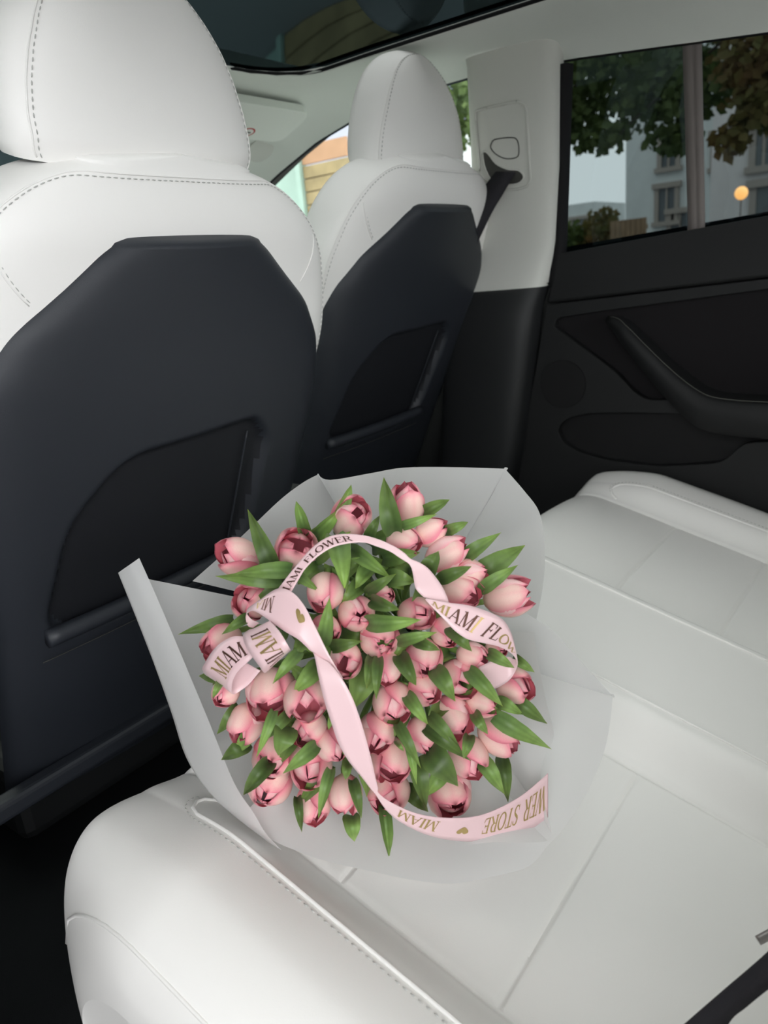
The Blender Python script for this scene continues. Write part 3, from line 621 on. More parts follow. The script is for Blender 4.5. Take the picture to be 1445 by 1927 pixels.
def headliner(side, name):
    """roof lining from the glass-roof edge over the cant rail to the window tops"""
    ys = np.concatenate([np.linspace(-1.1, 1.15, 46), np.linspace(1.18, 1.30, 8), np.linspace(1.33, 2.0, 26)])
    V, E = [], []
    nt = 26
    for y in ys:
        zt = float(top_z(y))
        # inner end of the section
        zr = 1.478 - 0.05 * max(0, (y - 0.9)) ** 2 - 0.05 * max(0, 0.2 - y) ** 2 - (0.30 * max(0, y - 1.25))
        w = float(smoothstep(1.10, 1.215, y))
        q = max(0.0, 1 - ((y - 1.10) / 0.10) ** 2) ** 0.5 if 1.10 < y < 1.20 else (1.0 if y <= 1.10 else 0.0)
        xi = 0.43
        if y > 1.20: xi = 0.0
        if 1.10 < y <= 1.20: xi = 0.27 + 0.16 * q
        if y > 1.42: xi = 0.40 + 0.12 * (y - 1.42)
        p0 = np.array((xi, zr)); p3 = np.array((0.672, zt))
        if y > 1.42:
            p0 = np.array((xi, min(zr, zt + 0.085)))
        p1 = p0 + np.array((0.6 * (p3[0] - p0[0]), -0.0))
        p2 = p3 + np.array((-0.05, 0.045))
        for k in range(2):                     # return up to the glass above
            V.append((side * (p0[0] + 0.004), y, p0[1] + 0.014 * (2 - k) / 2))
        for k in range(nt):
            t = k / (nt - 1)
            p = (1 - t) ** 3 * p0 + 3 * t * (1 - t) ** 2 * p1 + 3 * t * t * (1 - t) * p2 + t ** 3 * p3
            V.append((side * p[0], y, p[1]))
        E.append([(side * (p3[0] + d_), y, zt + h_) for d_, h_ in ((0.0, -0.0005), (0.006, -0.003), (0.013, 0.0), (0.020, 0.02), (0.12, 0.05))])
    o = build(name, V, grid_faces(len(ys), nt + 2, flip=side > 0), M['headliner'])
    tag(o, kind='structure')
    build('window_seal', [p for r_ in E for p in r_], grid_faces(len(ys), 5, flip=side > 0), M['rubber'], o)
    return o
ceil_r = headliner(1, 'ceiling')
ceil_l = headliner(-1, 'ceiling.001')


def pillar_cap():
    c = Vector((0.581, 1.461, 1.395)); n = Vector((-0.078, -0.407, -0.91)).normalized()
    u = Vector((0.037, 0.042, -0.022)); u = (u - n * u.dot(n)).normalized(); w = n.cross(u)
    V, N = [], 36
    for h in (0.0035, -0.006):
        for k in range(N):
            a = 2 * math.pi * k / N
            V.append(c + u * 0.050 * math.cos(a) + w * 0.034 * math.sin(a) + n * h)
    Fc = [tuple(range(N)), tuple(range(2 * N - 1, N - 1, -1))] + [(k, (k + 1) % N, N + (k + 1) % N, N + k) for k in range(N)]
    o = build('pillar_cap', V, Fc, M['pillar'], ceil_r, False)
    mod(o, 'BEVEL', width=0.0015, segments=2, limit_method='ANGLE')
pillar_cap()


def roof_pane():
    ys = np.linspace(-1.1, 1.24, 40); xs = np.linspace(-0.56, 0.56, 30)
    V = [(x, y, 1.486 - 0.0 * x * x - 0.05 * max(0, y - 0.9) ** 2 - 0.05 * max(0, 0.2 - y) ** 2) for y in ys for x in xs]
    o = build('window_1', V, grid_faces(len(ys), len(xs)), M['roofglass'])
    tag(o, 'dark tinted glass roof panel above the front seats', kind='structure')
    # dark edge of the lining around the opening
    pts = [(0.43, y, 1.480 - 0.05 * max(0, y - 0.9) ** 2 - 0.05 * max(0, 0.2 - y) ** 2) for y in np.linspace(-1.0, 1.08, 30)]
    pts += [(0.27 + 0.16 * math.cos(a), 1.10 + 0.10 * math.sin(a), 1.478) for a in np.linspace(0.1, math.pi / 2, 10)]
    pts += [(x, 1.205, 1.476) for x in np.linspace(0.25, -0.3, 8)]
    t = tube('roof_seal', pts, 0.0035, M['rubber'], None, 6)
    t.name = 'trim_1'
    tag(t, kind='structure')
roof_pane()


def side_window(name, y0, y1, mat, label, steps=24, front=False):
    ys = np.linspace(y0, y1, steps)
    V = []
    for y in ys:
        zb, zt = belt_z(y) - 0.03, float(top_z(y)) + 0.02
        for k in range(8):
            z = zb + (zt - zb) * k / 7
            V.append((glass_x(y, z) + 0.012, y, z))
    return tag(build(name, V, grid_faces(steps, 8), mat), label, kind='structure')
side_window('window_2', -0.30, 0.72, M['rearglass'], 'tinted window of the far rear door')
side_window('window_3', 0.86, 1.93, M['frontglass'], 'lightly tinted window of the front passenger door')


def window_divider():
    V, Fc = [], []
    prof = [(0.000, 0.0), (0.000, -0.012), (0.010, -0.016), (0.013, -0.012), (0.016, -0.016), (0.032, -0.012), (0.032, 0.0)]
    for k in range(10):
        y0 = 0.420
        zb, zt = belt_z(y0) - 0.02, float(top_z(y0)) + 0.01
        z = zb + (zt - zb) * k / 9
        for dy, dx in prof:
            V.append((glass_x(y0, z) + 0.010 + dx * 0.6, y0 + dy + 0.004, z))
    return tag(build('trim_2', V, grid_faces(10, len(prof), flip=True), material('window_bar', (0.16, 0.14, 0.13), 0.6)), 'grey bar dividing the far rear door glass', kind='structure')
window_divider()


def pillar_b():
    """B pillar: light upper cover with belt guide, black lower cover"""
    root = tag(empty('trim_3', (0.7, 0.8, 1.0)), 'light grey door pillar cover with belt guide slot', kind='structure')
    def sect(z):
        yr = np.interp(z, [0.5, 0.63, 0.96, 1.02, 1.10, 1.25, 1.46], [0.86, 0.83, 0.775, 0.752, 0.732, 0.705, 0.678])
        yf = np.interp(z, [0.5, 0.63, 0.96, 1.02, 1.25, 1.46], [1.08, 1.06, 1.02, 0.985, 0.912, 0.885])
        xo = float(glass_x(0.8, z)) if z > 1.08 else 0.745
        bul = 0.045 + 0.03 * float(smoothstep(1.1, 0.9, z))
        return yr, yf, xo, bul
    def loft(zs, name, mat, inset=0.0):
        V = []
        n = 22
        for z in zs:
            yr, yf, xo, bul = sect(z)
            for k in range(n):
                a = math.pi * k / (n - 1)
                c, s = math.cos(a), math.sin(a)
                yy = (yr + yf) / 2 - (yf - yr) / 2 * math.copysign(abs(c) ** 0.45, c)
                xx = xo - (bul - inset) * abs(s) ** 0.45
                V.append((xx, yy, z))
        return build(name, V, grid_faces(len(zs), n), mat, root)
    loft(np.linspace(1.005, 1.475, 30), 'upper_cover', M['pillar'])
    loft(np.linspace(0.22, 1.012, 40), 'lower_cover', M['black'], 0.006)
    xin = lambda z: sect(z)[2] - sect(z)[3]
    fn = lambda a, b, w: (xin(b) - w + 0.001, a, b)
    fr = round_poly(BELT_FRAME, .3, 4)
    c = np.mean(fr, axis=0)
    # raised rim round the belt guide, its cap and the slot
    ring = [(*p, ) for p in fr]
    tube('guide_rim', [(xin(p[1]) - 0.001, p[0], p[1]) for p in catmull(ring + [ring[0]], 2)], 0.0028, M['pillar'], root, 6)
    cap = catmull(BELT_CAP, 4, closed=True)
    tube('guide_cap', [(xin(p[1]) - 0.0005, p[0], p[1]) for p in list(cap) + [cap[0]]], 0.0012, M['slot'], root, 5)
    prism('belt_slot', [tuple(p) for p in catmull(BELT_SLOT, 3, closed=True)], [], lambda a, b, w: (xin(b) - 0.0008 - w, a, b), 0.001, M['slot'], root, 0)
    lip = catmull(BELT_SLOT, 3, closed=True)
    tube('slot_lip', [(xin(p[1]) - 0.001, p[0], p[1]) for p in list(lip) + [lip[0]]], 0.0022, M['pillar'], root, 6)
    return root
pillar_b()

# black seal strip beside the rear door glass
tag(build('trim_4', [(glass_x(y, z) + 0.006 - dx, y, z) for z in np.linspace(1.0, 1.428, 14) for y, dx in ((0.745 - 0.145 * (z - 1.08), 0), (0.742 - 0.145 * (z - 1.08), 0.024), (0.722 - 0.150 * (z - 1.08), 0.022), (0.717 - 0.150 * (z - 1.08), 0.0))],
          grid_faces(14, 4), M['rubber']), 'black rubber seal of the door frame', kind='structure')


def far_front_door():
    root = tag(empty('door_2', (0.75, 1.4, 0.7)), 'black front passenger door, mostly hidden by the seats', kind='structure')
    g = Geo()
    ys = np.linspace(0.90, 2.1, 20)
    V = [(0.775 - 0.03 * math.sin(math.pi * min(1, max(0, (z - 0.3) / 0.8))), y, z) for y in ys for z in np.linspace(0.22, float(belt_z(1.4)) + 0.0, 14)]
    g.add(V, grid_faces(20, 14))
    g.build('door_panel', M['doorblack'], root, True)
    return root
far_front_door()


def far_rear_door():
    root = tag(empty('door_1', (XD, 0.5, 0.8)), 'black far rear door with diagonal grip, speaker and pocket', kind='structure')
    fn = lambda a, b, w: (XD + 0.022 - w, a, b)
    # base sheet behind everything
    prism('door_backing', [(0.86, 0.22), (0.86, 0.56), (0.745, 0.99), (0.73, 1.085), (-0.32, 1.15), (-0.32, 0.22)], [], lambda a, b, w: (XD + 0.028 - w, a, b), 0.006, M['doorcloth'], root, 0)
    ext = lambda P: P
    up = DOOR_UPPER
    upper = [up[0], (-0.32, up[1][1] + 0.040), (-0.32, up[2][1] + 0.034), up[3]]
    o = prism('upper_panel', upper, [], lambda a, b, w: (XD + 0.022 - w, a, b), 0.034, M['doorblack'], root, 0.008)
    dm = DOOR_MAIN
    outer = [dm[0], (-0.32, dm[1][1] + 0.034), (-0.32, 0.22), (0.87, 0.22), (0.862, 0.53), dm[4]]
    rec = round_poly(DOOR_RECESS, .35, 3)
    poc = round_poly(DOOR_POCKET, .35, 3)
    prism('lower_panel', outer, [rec, poc], lambda a, b, w: (XD + 0.022 - w, a, b), 0.026, M['doorblack'], root, 0.005)
    prism('fabric_insert', [(a, b) for a, b in rec], [], lambda a, b, w: (XD + 0.022 - w, a, b), 0.006, M['doorcloth'], root, 0)
    prism('door_pocket', [(a, b) for a, b in poc], [], lambda a, b, w: (XD + 0.022 - w, a, b), 0.005, M['grille'], root, 0)
    # speaker grille: shallow disc with a rim
    cy, cz = SPEAKER[0]; r = abs(SPEAKER[1][0] - cy)
    circ = [(cy + r * math.cos(a), cz + r * math.sin(a)) for a in np.linspace(0, 2 * math.pi, 40, endpoint=False)]
    prism('speaker_grille', circ, [], lambda a, b, w: (XD - 0.004 - w, a, b), 0.004, M['grille'], root, 0.0015)
    # diagonal grip that runs into the armrest
    A = catmull(ARM, 5); B = catmull(ARM_LOW, 5)
    n = len(A)
    xi_t = np.interp(np.linspace(0, 1, n), [0, .06, .2, .6, 1], [0.745, 0.715, 0.695, 0.675, 0.655])
    V = []
    for i in range(n):
        a, b = A[i], B[i]
        t = i / (n - 1)
        x = xi_t[i]
        up_in = np.array((x + 0.012, a[0], a[1])); lo_in = np.array((x + 0.004, b[0], b[1]))
        V += [(0.765, a[0], a[1]), tuple(up_in + (0.012, 0, 0.000)), tuple(up_in), (x, a[0] * .9 + b[0] * .1, a[1] * .9 + b[1] * .1),
              (x, a[0] * .5 + b[0] * .5, a[1] * .5 + b[1] * .5), tuple(lo_in), tuple(lo_in + (0.02, 0, -0.006)), (0.765, b[0], b[1] - 0.004)]
    o = build('armrest', V, grid_faces(n, 8, flip=True), M['doorblack'], root)
    pts = [(xi_t[i] + 0.010, A[i][0], A[i][1] + 0.001) for i in range(n)]
    s = tube('armrest_stitching', pts, 0.0009, material('grey_thread', (0.10, 0.10, 0.09), 0.9), root, 4)
    tag(s, kind='stuff')
    return root
far_rear_door()


def sill_and_misc():
    V = [(x, y, z) for z in np.linspace(0.2, 1.03, 8) for x, y in ((0.772, 0.66), (0.772, 1.02))]  # filler plate, added to stop light leaking past the pillar
    tag(build('trim_7', V, grid_faces(8, 2), M['black']), 'black filler plate behind the pillar, added to close a light leak', kind='structure')
    # sill below the far doors and a rear quarter panel behind the door
    V = [(x, y, z) for y in np.linspace(-0.7, 2.2, 20) for x, z in ((0.80, 0.30), (0.755, 0.30), (0.72, 0.22), (0.72, 0.19))]
    tag(build('trim_5', V, grid_faces(20, 4), M['black']), 'black door sill trim', kind='structure')
    V = [(0.76 - 0.06 * max(0, (z - 1.05) / 0.4), y, z) for y in np.linspace(-0.28, -1.15, 14) for z in np.linspace(0.2, 1.40, 14)]
    tag(build('wall_right', V, grid_faces(14, 14), M['pillar']), kind='structure')
    V = [(-(0.76 - 0.06 * max(0, (z - 1.05) / 0.4)), y, z) for y in np.linspace(-0.30, -1.15, 14) for z in np.linspace(0.2, 1.40, 14)]
    tag(build('wall_left', V, grid_faces(14, 14), M['pillar']), kind='structure')
    # dash panel and front bulkhead under the windscreen
    V = [(x, y, z) for x in np.linspace(-0.74, 0.74, 12) for y, z in ((1.72, 0.20), (1.70, 0.78), (1.66, 0.90), (1.78, 0.955), (2.35, 0.94))]
    tag(build('wall_front', V, grid_faces(12, 5), M['black']), kind='structure')
    V = [(x, y, z) for x in np.linspace(-0.53, 0.53, 12) for y, z in ((2.3, 0.97), (2.0, 1.16), (1.7, 1.32), (1.42, 1.46))]
    tag(build('window_4', V, grid_faces(12, 4), M['frontglass']), 'windscreen glass', kind='structure')
    # near front door and its window
    V = [(-0.775, y, z) for y in np.linspace(0.86, 2.1, 10) for z in np.linspace(0.22, 1.04, 8)]
    tag(build('door_3', V, grid_faces(10, 8), M['doorblack']), 'black driver side front door', kind='structure')
    V = [(-(0.745 - 0.07 * k / 5), y, 1.04 + 0.40 * k / 5) for y in (0.80, 0.84, 0.90, 0.94) for k in range(6)]
    tag(build('trim_6', V, grid_faces(4, 6), M['pillar']), 'driver side pillar cover', kind='structure')
    V = [(-(0.745 - 0.075 * k / 7), y, 1.04 + (float(top_z(y)) - 1.04) * k / 7) for y in np.linspace(0.94, 1.9, 14) for k in range(8)]
    tag(build('window_5', V, grid_faces(14, 8), M['nearglass']), 'driver side front window', kind='structure')
sill_and_misc()


def open_near_door():
    # unseen rear door on the camera's side, added half open to shade the bench, hinged at the driver side pillar
    root = tag(empty('door_4', (-0.80, 0.78, 0.2)), 'half-open rear door on the camera side, unseen, added to shade the bench', kind='structure')
    a = math.radians(62)
    d = np.array((-math.sin(a), -0.78, 0)); d = d / np.linalg.norm(d)
    n = np.array((-d[1], d[0], 0))
    def slab(name, s0, s1, z0, z1, th, mat):
        g = Geo()
        o = np.array((-0.80, 0.78, 0))
        V = [o + d * s + n * w + np.array((0, 0, z)) for s in (s0, s1) for w in (0, th) for z in (z0, z1)]
        g.add(V, [(0, 1, 3, 2), (4, 6, 7, 5), (0, 4, 5, 1), (2, 3, 7, 6), (0, 2, 6, 4), (1, 5, 7, 3)])
        return g.build(name, mat, root)
    slab('door_panel', 0, 0.98, 0.25, 1.06, 0.09, M['doorblack'])
    slab('door_glass', 0.05, 0.92, 1.06, 1.40, 0.004, M['rearglass'])
    slab('window_frame', 0, 0.92, 1.40, 1.44, 0.03, M['rubber'])
    slab('window_post', 0.90, 0.94, 1.06, 1.44, 0.03, M['rubber'])
open_near_door()


def console():
    g = Geo()
    def rbox(x0, x1, y0, y1, z0, z1):
        g.box(((x0 + x1) / 2, (y0 + y1) / 2, (z0 + z1) / 2), (x1 - x0, y1 - y0, z1 - z0))
    rbox(-0.03, 0.17, 1.02, 1.60, 0.20, 0.62)
    root = tag(empty('centre_console', (0.07, 1.4, 0.2)), 'black centre console between the two front seats', 'console')
    o = g.build('console_body', M['black'], root)
    mod(o, 'BEVEL', width=0.02, segments=3)
    g2 = Geo(); g2.box((0.07, 1.18, 0.645), (0.17, 0.30, 0.05))
    o = g2.build('console_lid', M['black'], root)
    mod(o, 'BEVEL', width=0.018, segments=3)
console()


def visor():
    root = tag(empty('sun_visor', (0.35, 1.32, 1.44)), 'grey sun visor folded against the roof lining in front of the far seat', 'sun visor')
    out = round_poly([(-0.12, 0.0), (0.545, 0.0), (0.545, 0.118), (-0.12, 0.118)], .3, 6)
    e1 = np.array((0.04, 0.955, -0.30)); e1 = np.array((0, 0.93, -0.37))
    nrm = np.array((0, -0.37, -0.93))
    o0 = np.array((0, 1.255, 1.452))
    fn = lambda a, b, w: tuple(o0 + np.array((a, 0, 0)) + e1 * b + nrm * w)
    prism('visor_board', out, [], fn, 0.020, M['headliner'], root, 0.007)
    # warning sticker: white disc with a red ring and bar, yellow field beside it
    def plate(name, poly, mat, w):
        prism(name, poly, [], lambda a, b, w_: fn(a, b, w + w_), 0.0004, mat, root, 0)
    cx, cy = 0.412, 0.092
    plate('sticker_field', [(cx - 0.075, cy - 0.012), (cx - 0.006, cy - 0.012), (cx - 0.006, cy + 0.013), (cx - 0.075, cy + 0.013)], M['yellow_sticker'], 0.0201)
    ell = lambda r, q=24: [(cx + 0.018 * r * math.cos(a) / 0.02 + 0.004, cy + r * 0.7 * math.sin(a)) for a in np.linspace(0, 2 * math.pi, q, endpoint=False)]
    plate('sticker_ring', ell(0.022), M['red_sticker'], 0.0202)
    plate('sticker_disc', ell(0.017), M['white_sticker'], 0.0206)
    plate('sticker_bar', [(cx - 0.004, cy - 0.002), (cx + 0.012, cy - 0.002), (cx + 0.012, cy + 0.002), (cx - 0.004, cy + 0.002)], M['slot'], 0.0210)
visor()

# ------------------------------------------------------------------ front seats
def sgn(v, p): return math.copysign(abs(v) ** p, v)

A_V = np.array([-0.80, -0.65, -0.50, -0.36, -0.28, -0.16, -0.11, -0.04, 0.0, 0.03, 0.055, 0.072, 0.080])
A_W = np.array([0.160, 0.175, 0.215, 0.276, 0.300, 0.312, 0.306, 0.283, 0.254, 0.216, 0.168, 0.105, 0.0])
P_V = np.array([-0.80, -0.65, -0.50, -0.36, -0.28, -0.21, -0.16, -0.10, -0.045, -0.014, -0.004, 0.0])
P_W = np.array([0.262, 0.262, 0.264, 0.278, 0.290, 0.288, 0.276, 0.236, 0.166, 0.128, 0.108, 0.085])
H_V = np.array([0.058, 0.066, 0.10, 0.13, 0.16, 0.19, 0.215, 0.235, 0.252, 0.264, 0.270])
H_W = np.array([0.160, 0.168, 0.169, 0.163, 0.152, 0.136, 0.117, 0.096, 0.069, 0.036, 0.0])


def front_seat(loc, recline, label, head_drop=0.0):
    root = empty('front_seat', loc, label, 'car seat', 'front seats')
    r = math.radians(recline)
    O = Vector(loc)
    ex = Vector((1, 0, 0)); ev = Vector((0, -math.sin(r), math.cos(r))); ew = Vector((0, -math.cos(r), -math.sin(r)))
    W = W_seat = lambda x, v, w: O + ex * x + ev * v + ew * w

    def loft(name, vs, half, thick, back, mat, n=48, p=0.62, arch=0.0, dx=0.0, W=None):
        W = W or W_seat
        V = []
        for v in vs:
            a, T, wb = half(v), thick(v), back(v)
            for k in range(n):
                th = 2 * math.pi * k / n
                x = a * sgn(math.cos(th), p)
                w = wb - T / 2 + T / 2 * sgn(math.sin(th), p)
                w -= arch * (x / max(a, .05)) ** 2 * a if math.sin(th) > -0.2 else 0
                V.append(W(x + dx, v, w))
        Fc = grid_faces(len(vs), n, wrap_m=True, flip=True)
        c = len(V)
        V.append(W(dx, vs[-1], back(vs[-1]) - thick(vs[-1]) / 2))
        o = (len(vs) - 1) * n
        Fc += [(o + k, c, o + (k + 1) % n) for k in range(n)]
        return build(name, V, Fc, mat, root)

    half = lambda v: float(np.interp(v, A_V, A_W))
    # smooth the outline a little
    vv = np.linspace(-0.80, 0.080, 400)
    hw = np.interp(vv, A_V, A_W); ker = np.hanning(25); ker /= ker.sum()
    hs = np.convolve(np.pad(hw, 12, mode='edge'), ker, 'valid')
    hs = np.where(vv > 0.066, hw, hs)
    half = lambda v: float(np.interp(v, vv, hs))
    thick = lambda v: 0.135 * max(0.0, 1 - max(0, (v + 0.02) / 0.101) ** 2.2) ** 0.5 + 0.004
    back = lambda v: 0.0 - 0.03 * max(0, (v + 0.02) / 0.101) ** 2.0
    vs = np.concatenate([np.linspace(-0.80, -0.05, 46), np.linspace(-0.04, 0.062, 24), np.linspace(0.064, 0.080, 12)])
    loft('backrest', vs, half, thick, back, M['leather'], 64, 0.55)

    # headrest, set forward of the back plane
    hv = np.linspace(0.058, 0.270, 200); hh = np.interp(hv, H_V, H_W)
    hsm = np.convolve(np.pad(hh, 10, mode='edge'), np.hanning(21) / np.hanning(21).sum(), 'valid')
    hsm = np.where(hv > 0.260, hh, hsm)
    hhalf = lambda v: float(np.interp(v, hv, hsm))
    hthick = lambda v: 0.115 * max(0.0, 1 - max(0, (v - 0.165) / 0.106) ** 2.0) ** 0.5 * (0.75 + 0.25 * float(smoothstep(0.05, 0.085, v))) + 0.004
    hback = lambda v: -0.034 - 0.34 * max(0, v - 0.06) - 0.012 * float(smoothstep(0.085, 0.055, v)) - 0.03 * max(0, (v - 0.165) / 0.1) ** 2
    hvs = np.concatenate([np.linspace(0.058, 0.09, 10), np.linspace(0.10, 0.25, 26), np.linspace(0.252, 0.270, 14)])
    hoff = head_drop
    W0 = W
    W = lambda x, v, w: W0(x, v - hoff, w)
    loft('headrest', hvs, hhalf, hthick, hback, M['leather'], 56, 0.66, dx=-0.012, W=W)

    W_head = W
    W = W0

    def on_ring(v, th, hf, tk, bk, p, lift=0.0005, dx=0.0, W=W0):
        a, T, wb = hf(v), tk(v), bk(v)
        x = (a + lift) * sgn(math.cos(th), p)
        return W(x + dx, v, wb - T / 2 + (T / 2 + lift) * sgn(math.sin(th), p))

    def stitches(name, paths, length=0.0050, gap=0.0030, rad=0.0008):
        g = Geo()
        for P in paths:
            P = np.array([tuple(q) for q in P])
            seg = np.linalg.norm(np.diff(P, axis=0), axis=1); s = np.concatenate([[0], np.cumsum(seg)])
            t = 0.0
            while t + length < s[-1]:
                a = np.array([np.interp(t, s, P[:, k]) for k in range(3)])
                b = np.array([np.interp(t + length, s, P[:, k]) for k in range(3)])
                V, Fc = tube_geo([a, (a + b) / 2, b], [rad * .5, rad, rad * .5], 4)
                g.add(V, Fc)
                t += length + gap
        o = g.build(name, M['thread'], root, True)
        return tag(o, kind='stuff')

    # seam that follows the shoulder outline, with a row of stitches beside it
    def outline(th0, vtop, lift):
        pr = [(-th0, v) for v in np.linspace(-0.42, vtop, 60)] + [(k, vtop) for k in np.linspace(-th0, th0, 40)][1:-1] + [(th0, v) for v in np.linspace(vtop, -0.42, 60)]
        pr = np.array(pr); ker = np.hanning(19); ker /= ker.sum()
        S = np.stack([np.convolve(np.pad(pr[:, k], 9, mode='edge'), ker, 'valid') for k in range(2)], -1)
        return [on_ring(v, math.pi / 2 - t, half, thick, back, 0.55, lift) for t, v in S]
    tube('shoulder_seam', [tuple(p) for p in outline(1.18, 0.058, 0.0005)], 0.0011, M['leather'], root, 5)
    sts = [outline(1.11, 0.054, 0.0010)]
    # short seams from the shoulder corners down to the black panel
    for s in (-1, 1):
        P = []
        for t in np.linspace(0, 1, 12):
            x, v = 0.240 - 0.028 * t * t - 0.004 * t, -0.010 - 0.062 * t
            a, T = half(v), thick(v)
            P.append(W(s * x, v, back(v) - T / 2 + T / 2 * max(0.0, 1 - (x / a) ** (2 / .55)) ** (.55 / 2) + 0.0006))
        tube('corner_seam', [tuple(p) for p in P], 0.0009, M['leather'], root, 4)
        if s < 0: sts.append([p + ex * 0.004 for p in P])
    stitches('shoulder_stitching', sts)
    # headrest side seams
    hp = []
    for s in (-1, 1):
        P = [on_ring(v, math.pi / 2 - s * 1.02, hhalf, hthick, hback, 0.66, dx=-0.012, W=W_head) for v in np.linspace(0.062, 0.2675, 40)]
        tube('headrest_seam', [tuple(p) for p in P], 0.0010, M['leather'], root, 5)
        hp.append([on_ring(v, math.pi / 2 - s * 0.95, hhalf, hthick, hback, 0.66, 0.0010, dx=-0.012, W=W_head) for v in np.linspace(0.062, 0.2675, 40)])
    stitches('headrest_stitching', hp, 0.0045, 0.003)

    # black back panel with its recessed map pocket
    pv = np.linspace(-0.80, 0.0, 300); pw = np.interp(pv, P_V, P_W)
    k2 = np.hanning(21); k2 /= k2.sum()
    ps = np.convolve(np.pad(pw, 10, mode='edge'), k2, 'valid')
    ps = np.where(pv > -0.012, np.interp(pv, P_V, P_W), ps)
    phalf = lambda v: float(np.interp(v, pv, ps))
    rec = round_poly([(-0.105, -0.262), (0.130, -0.255), (0.165, -0.30), (0.130, -0.520), (-0.225, -0.520), (-0.185, -0.34)], .38, 8)
    nv, nx = 170, 110
    VV = np.linspace(-0.80, 0.0, nv)
    U = np.sin(np.linspace(-1, 1, nx) * math.pi / 2 * 0.995) / math.sin(math.pi / 2 * 0.995)
    U = 0.55 * U + 0.45 * np.linspace(-1, 1, nx)
    X = np.array([[phalf(v) * u for u in U] for v in VV]); Vg = np.repeat(VV[:, None], nx, 1)
    Ug = np.repeat(U[None, :], nv, 0)
    edge = 1 - np.abs(Ug) ** 10
    top = 1 - smoothstep(-0.012, 0.0, Vg) ** 2
    Wg = -0.030 + (0.036 * np.sqrt(np.clip(edge, 0, 1)) + 0.014 * (1 - Ug ** 2)) * (0.25 + 0.75 * np.sqrt(np.clip(top, 0, 1)))
    d = poly_dist(rec, X, Vg); ins = inside(rec, X, Vg)
    dep = np.where(ins, smoothstep(0.0, 0.016, d), 0.0)
    Wg = Wg - 0.016 * dep
    pts = [W(X[i, j], Vg[i, j], Wg[i, j]) for i in range(nv) for j in range(nx)]
    fs = grid_faces(nv, nx, flip=True)
    insq = (dep > 0.9)
    pan, poc = [], []
    for f in fs:
        i, j = divmod(f[0], nx)
        (poc if insq[i, j] else pan).append(f)
    def sub(name, faces, mat):
        ids = sorted({q for f in faces for q in f}); mp = {q: k for k, q in enumerate(ids)}
        return build(name, [pts[q] for q in ids], [tuple(mp[q] for q in f) for f in faces], mat, root)
    sub('back_panel', pan, M['shell'])
    sub('map_pocket', poc, M['pocket'])
    # pocket welt: soft roll along the pocket mouth, and the stitched edge below it
    welt = [W(x, -0.497 - 0.020 * (1 - (x / 0.2) ** 2) * 0 + 0.03 * (x + 0.05), 0.012 + 0.010 * (1 - (x / 0.25) ** 2)) for x in np.linspace(-0.215, 0.13, 24)]
    tube('pocket_welt', [tuple(p) for p in welt], 0.0125, M['shell'], root, 10)
    st = [W(x, -0.527 + 0.03 * (x + 0.05), 0.019 + 0.008 * (1 - (x / 0.25) ** 2)) for x in np.linspace(-0.225, 0.12, 24)]
    tube('pocket_stitching', [tuple(p) for p in st], 0.0008, material('dark_thread', (0.03, 0.03, 0.028), 0.9), root, 4)
    # inner fold line on the right of the recess
    fl = [W(0.118 - 0.10 * t * 0.18, -0.285 - 0.20 * t, 0.0075) for t in np.linspace(0, 1, 14)]
    tube('pocket_fold', [tuple(p) for p in fl], 0.0016, M['shell'], root, 5)

    # cross bar, cushion and base (mostly hidden)
    bar = []
    base_y = O.y + 0.8 * math.sin(r) * 1.0
    cb = W(0, -0.775, -0.02); cl = W(0, -0.745, 0.030)
    V, Fc = [], []
    g = Geo()
    g.box((O.x - 0.02, cl.y, cl.z), (0.60, 0.03, 0.030))
    o = g.build('cross_bar', M['shell'], root); mod(o, 'BEVEL', width=0.008, segments=3)
    g = Geo(); g.box((O.x, cb.y + 0.33, cb.z + 0.02), (0.30, 0.50, 0.12))
    o = g.build('seat_cushion', M['leather'], root); mod(o, 'BEVEL', width=0.05, segments=4)
    g = Geo(); g.box((O.x, cb.y + 0.33, cb.z - 0.12), (0.44, 0.44, 0.14))
    o = g.build('seat_base', M['black'], root); mod(o, 'BEVEL', width=0.02, segments=2)
    for s in (-1, 1):
        g = Geo(); g.box((O.x + s * 0.14, cb.y + 0.45, (cb.z - 0.19 + 0.20) / 2), (0.05, 0.60, max(0.03, cb.z - 0.19 - 0.20)))
        o = g.build('seat_rail', M['black'], root)
    return root

front_seat((-0.292, 0.74, 1.13), 20, 'white driver seat with black hard back, large in the left foreground')
front_seat((0.46, 0.85, 1.19), 25, 'white front passenger seat with black hard back, farther off beside the door pillar', 0.038)

# ------------------------------------------------------------------ rear bench
BX = 0.02


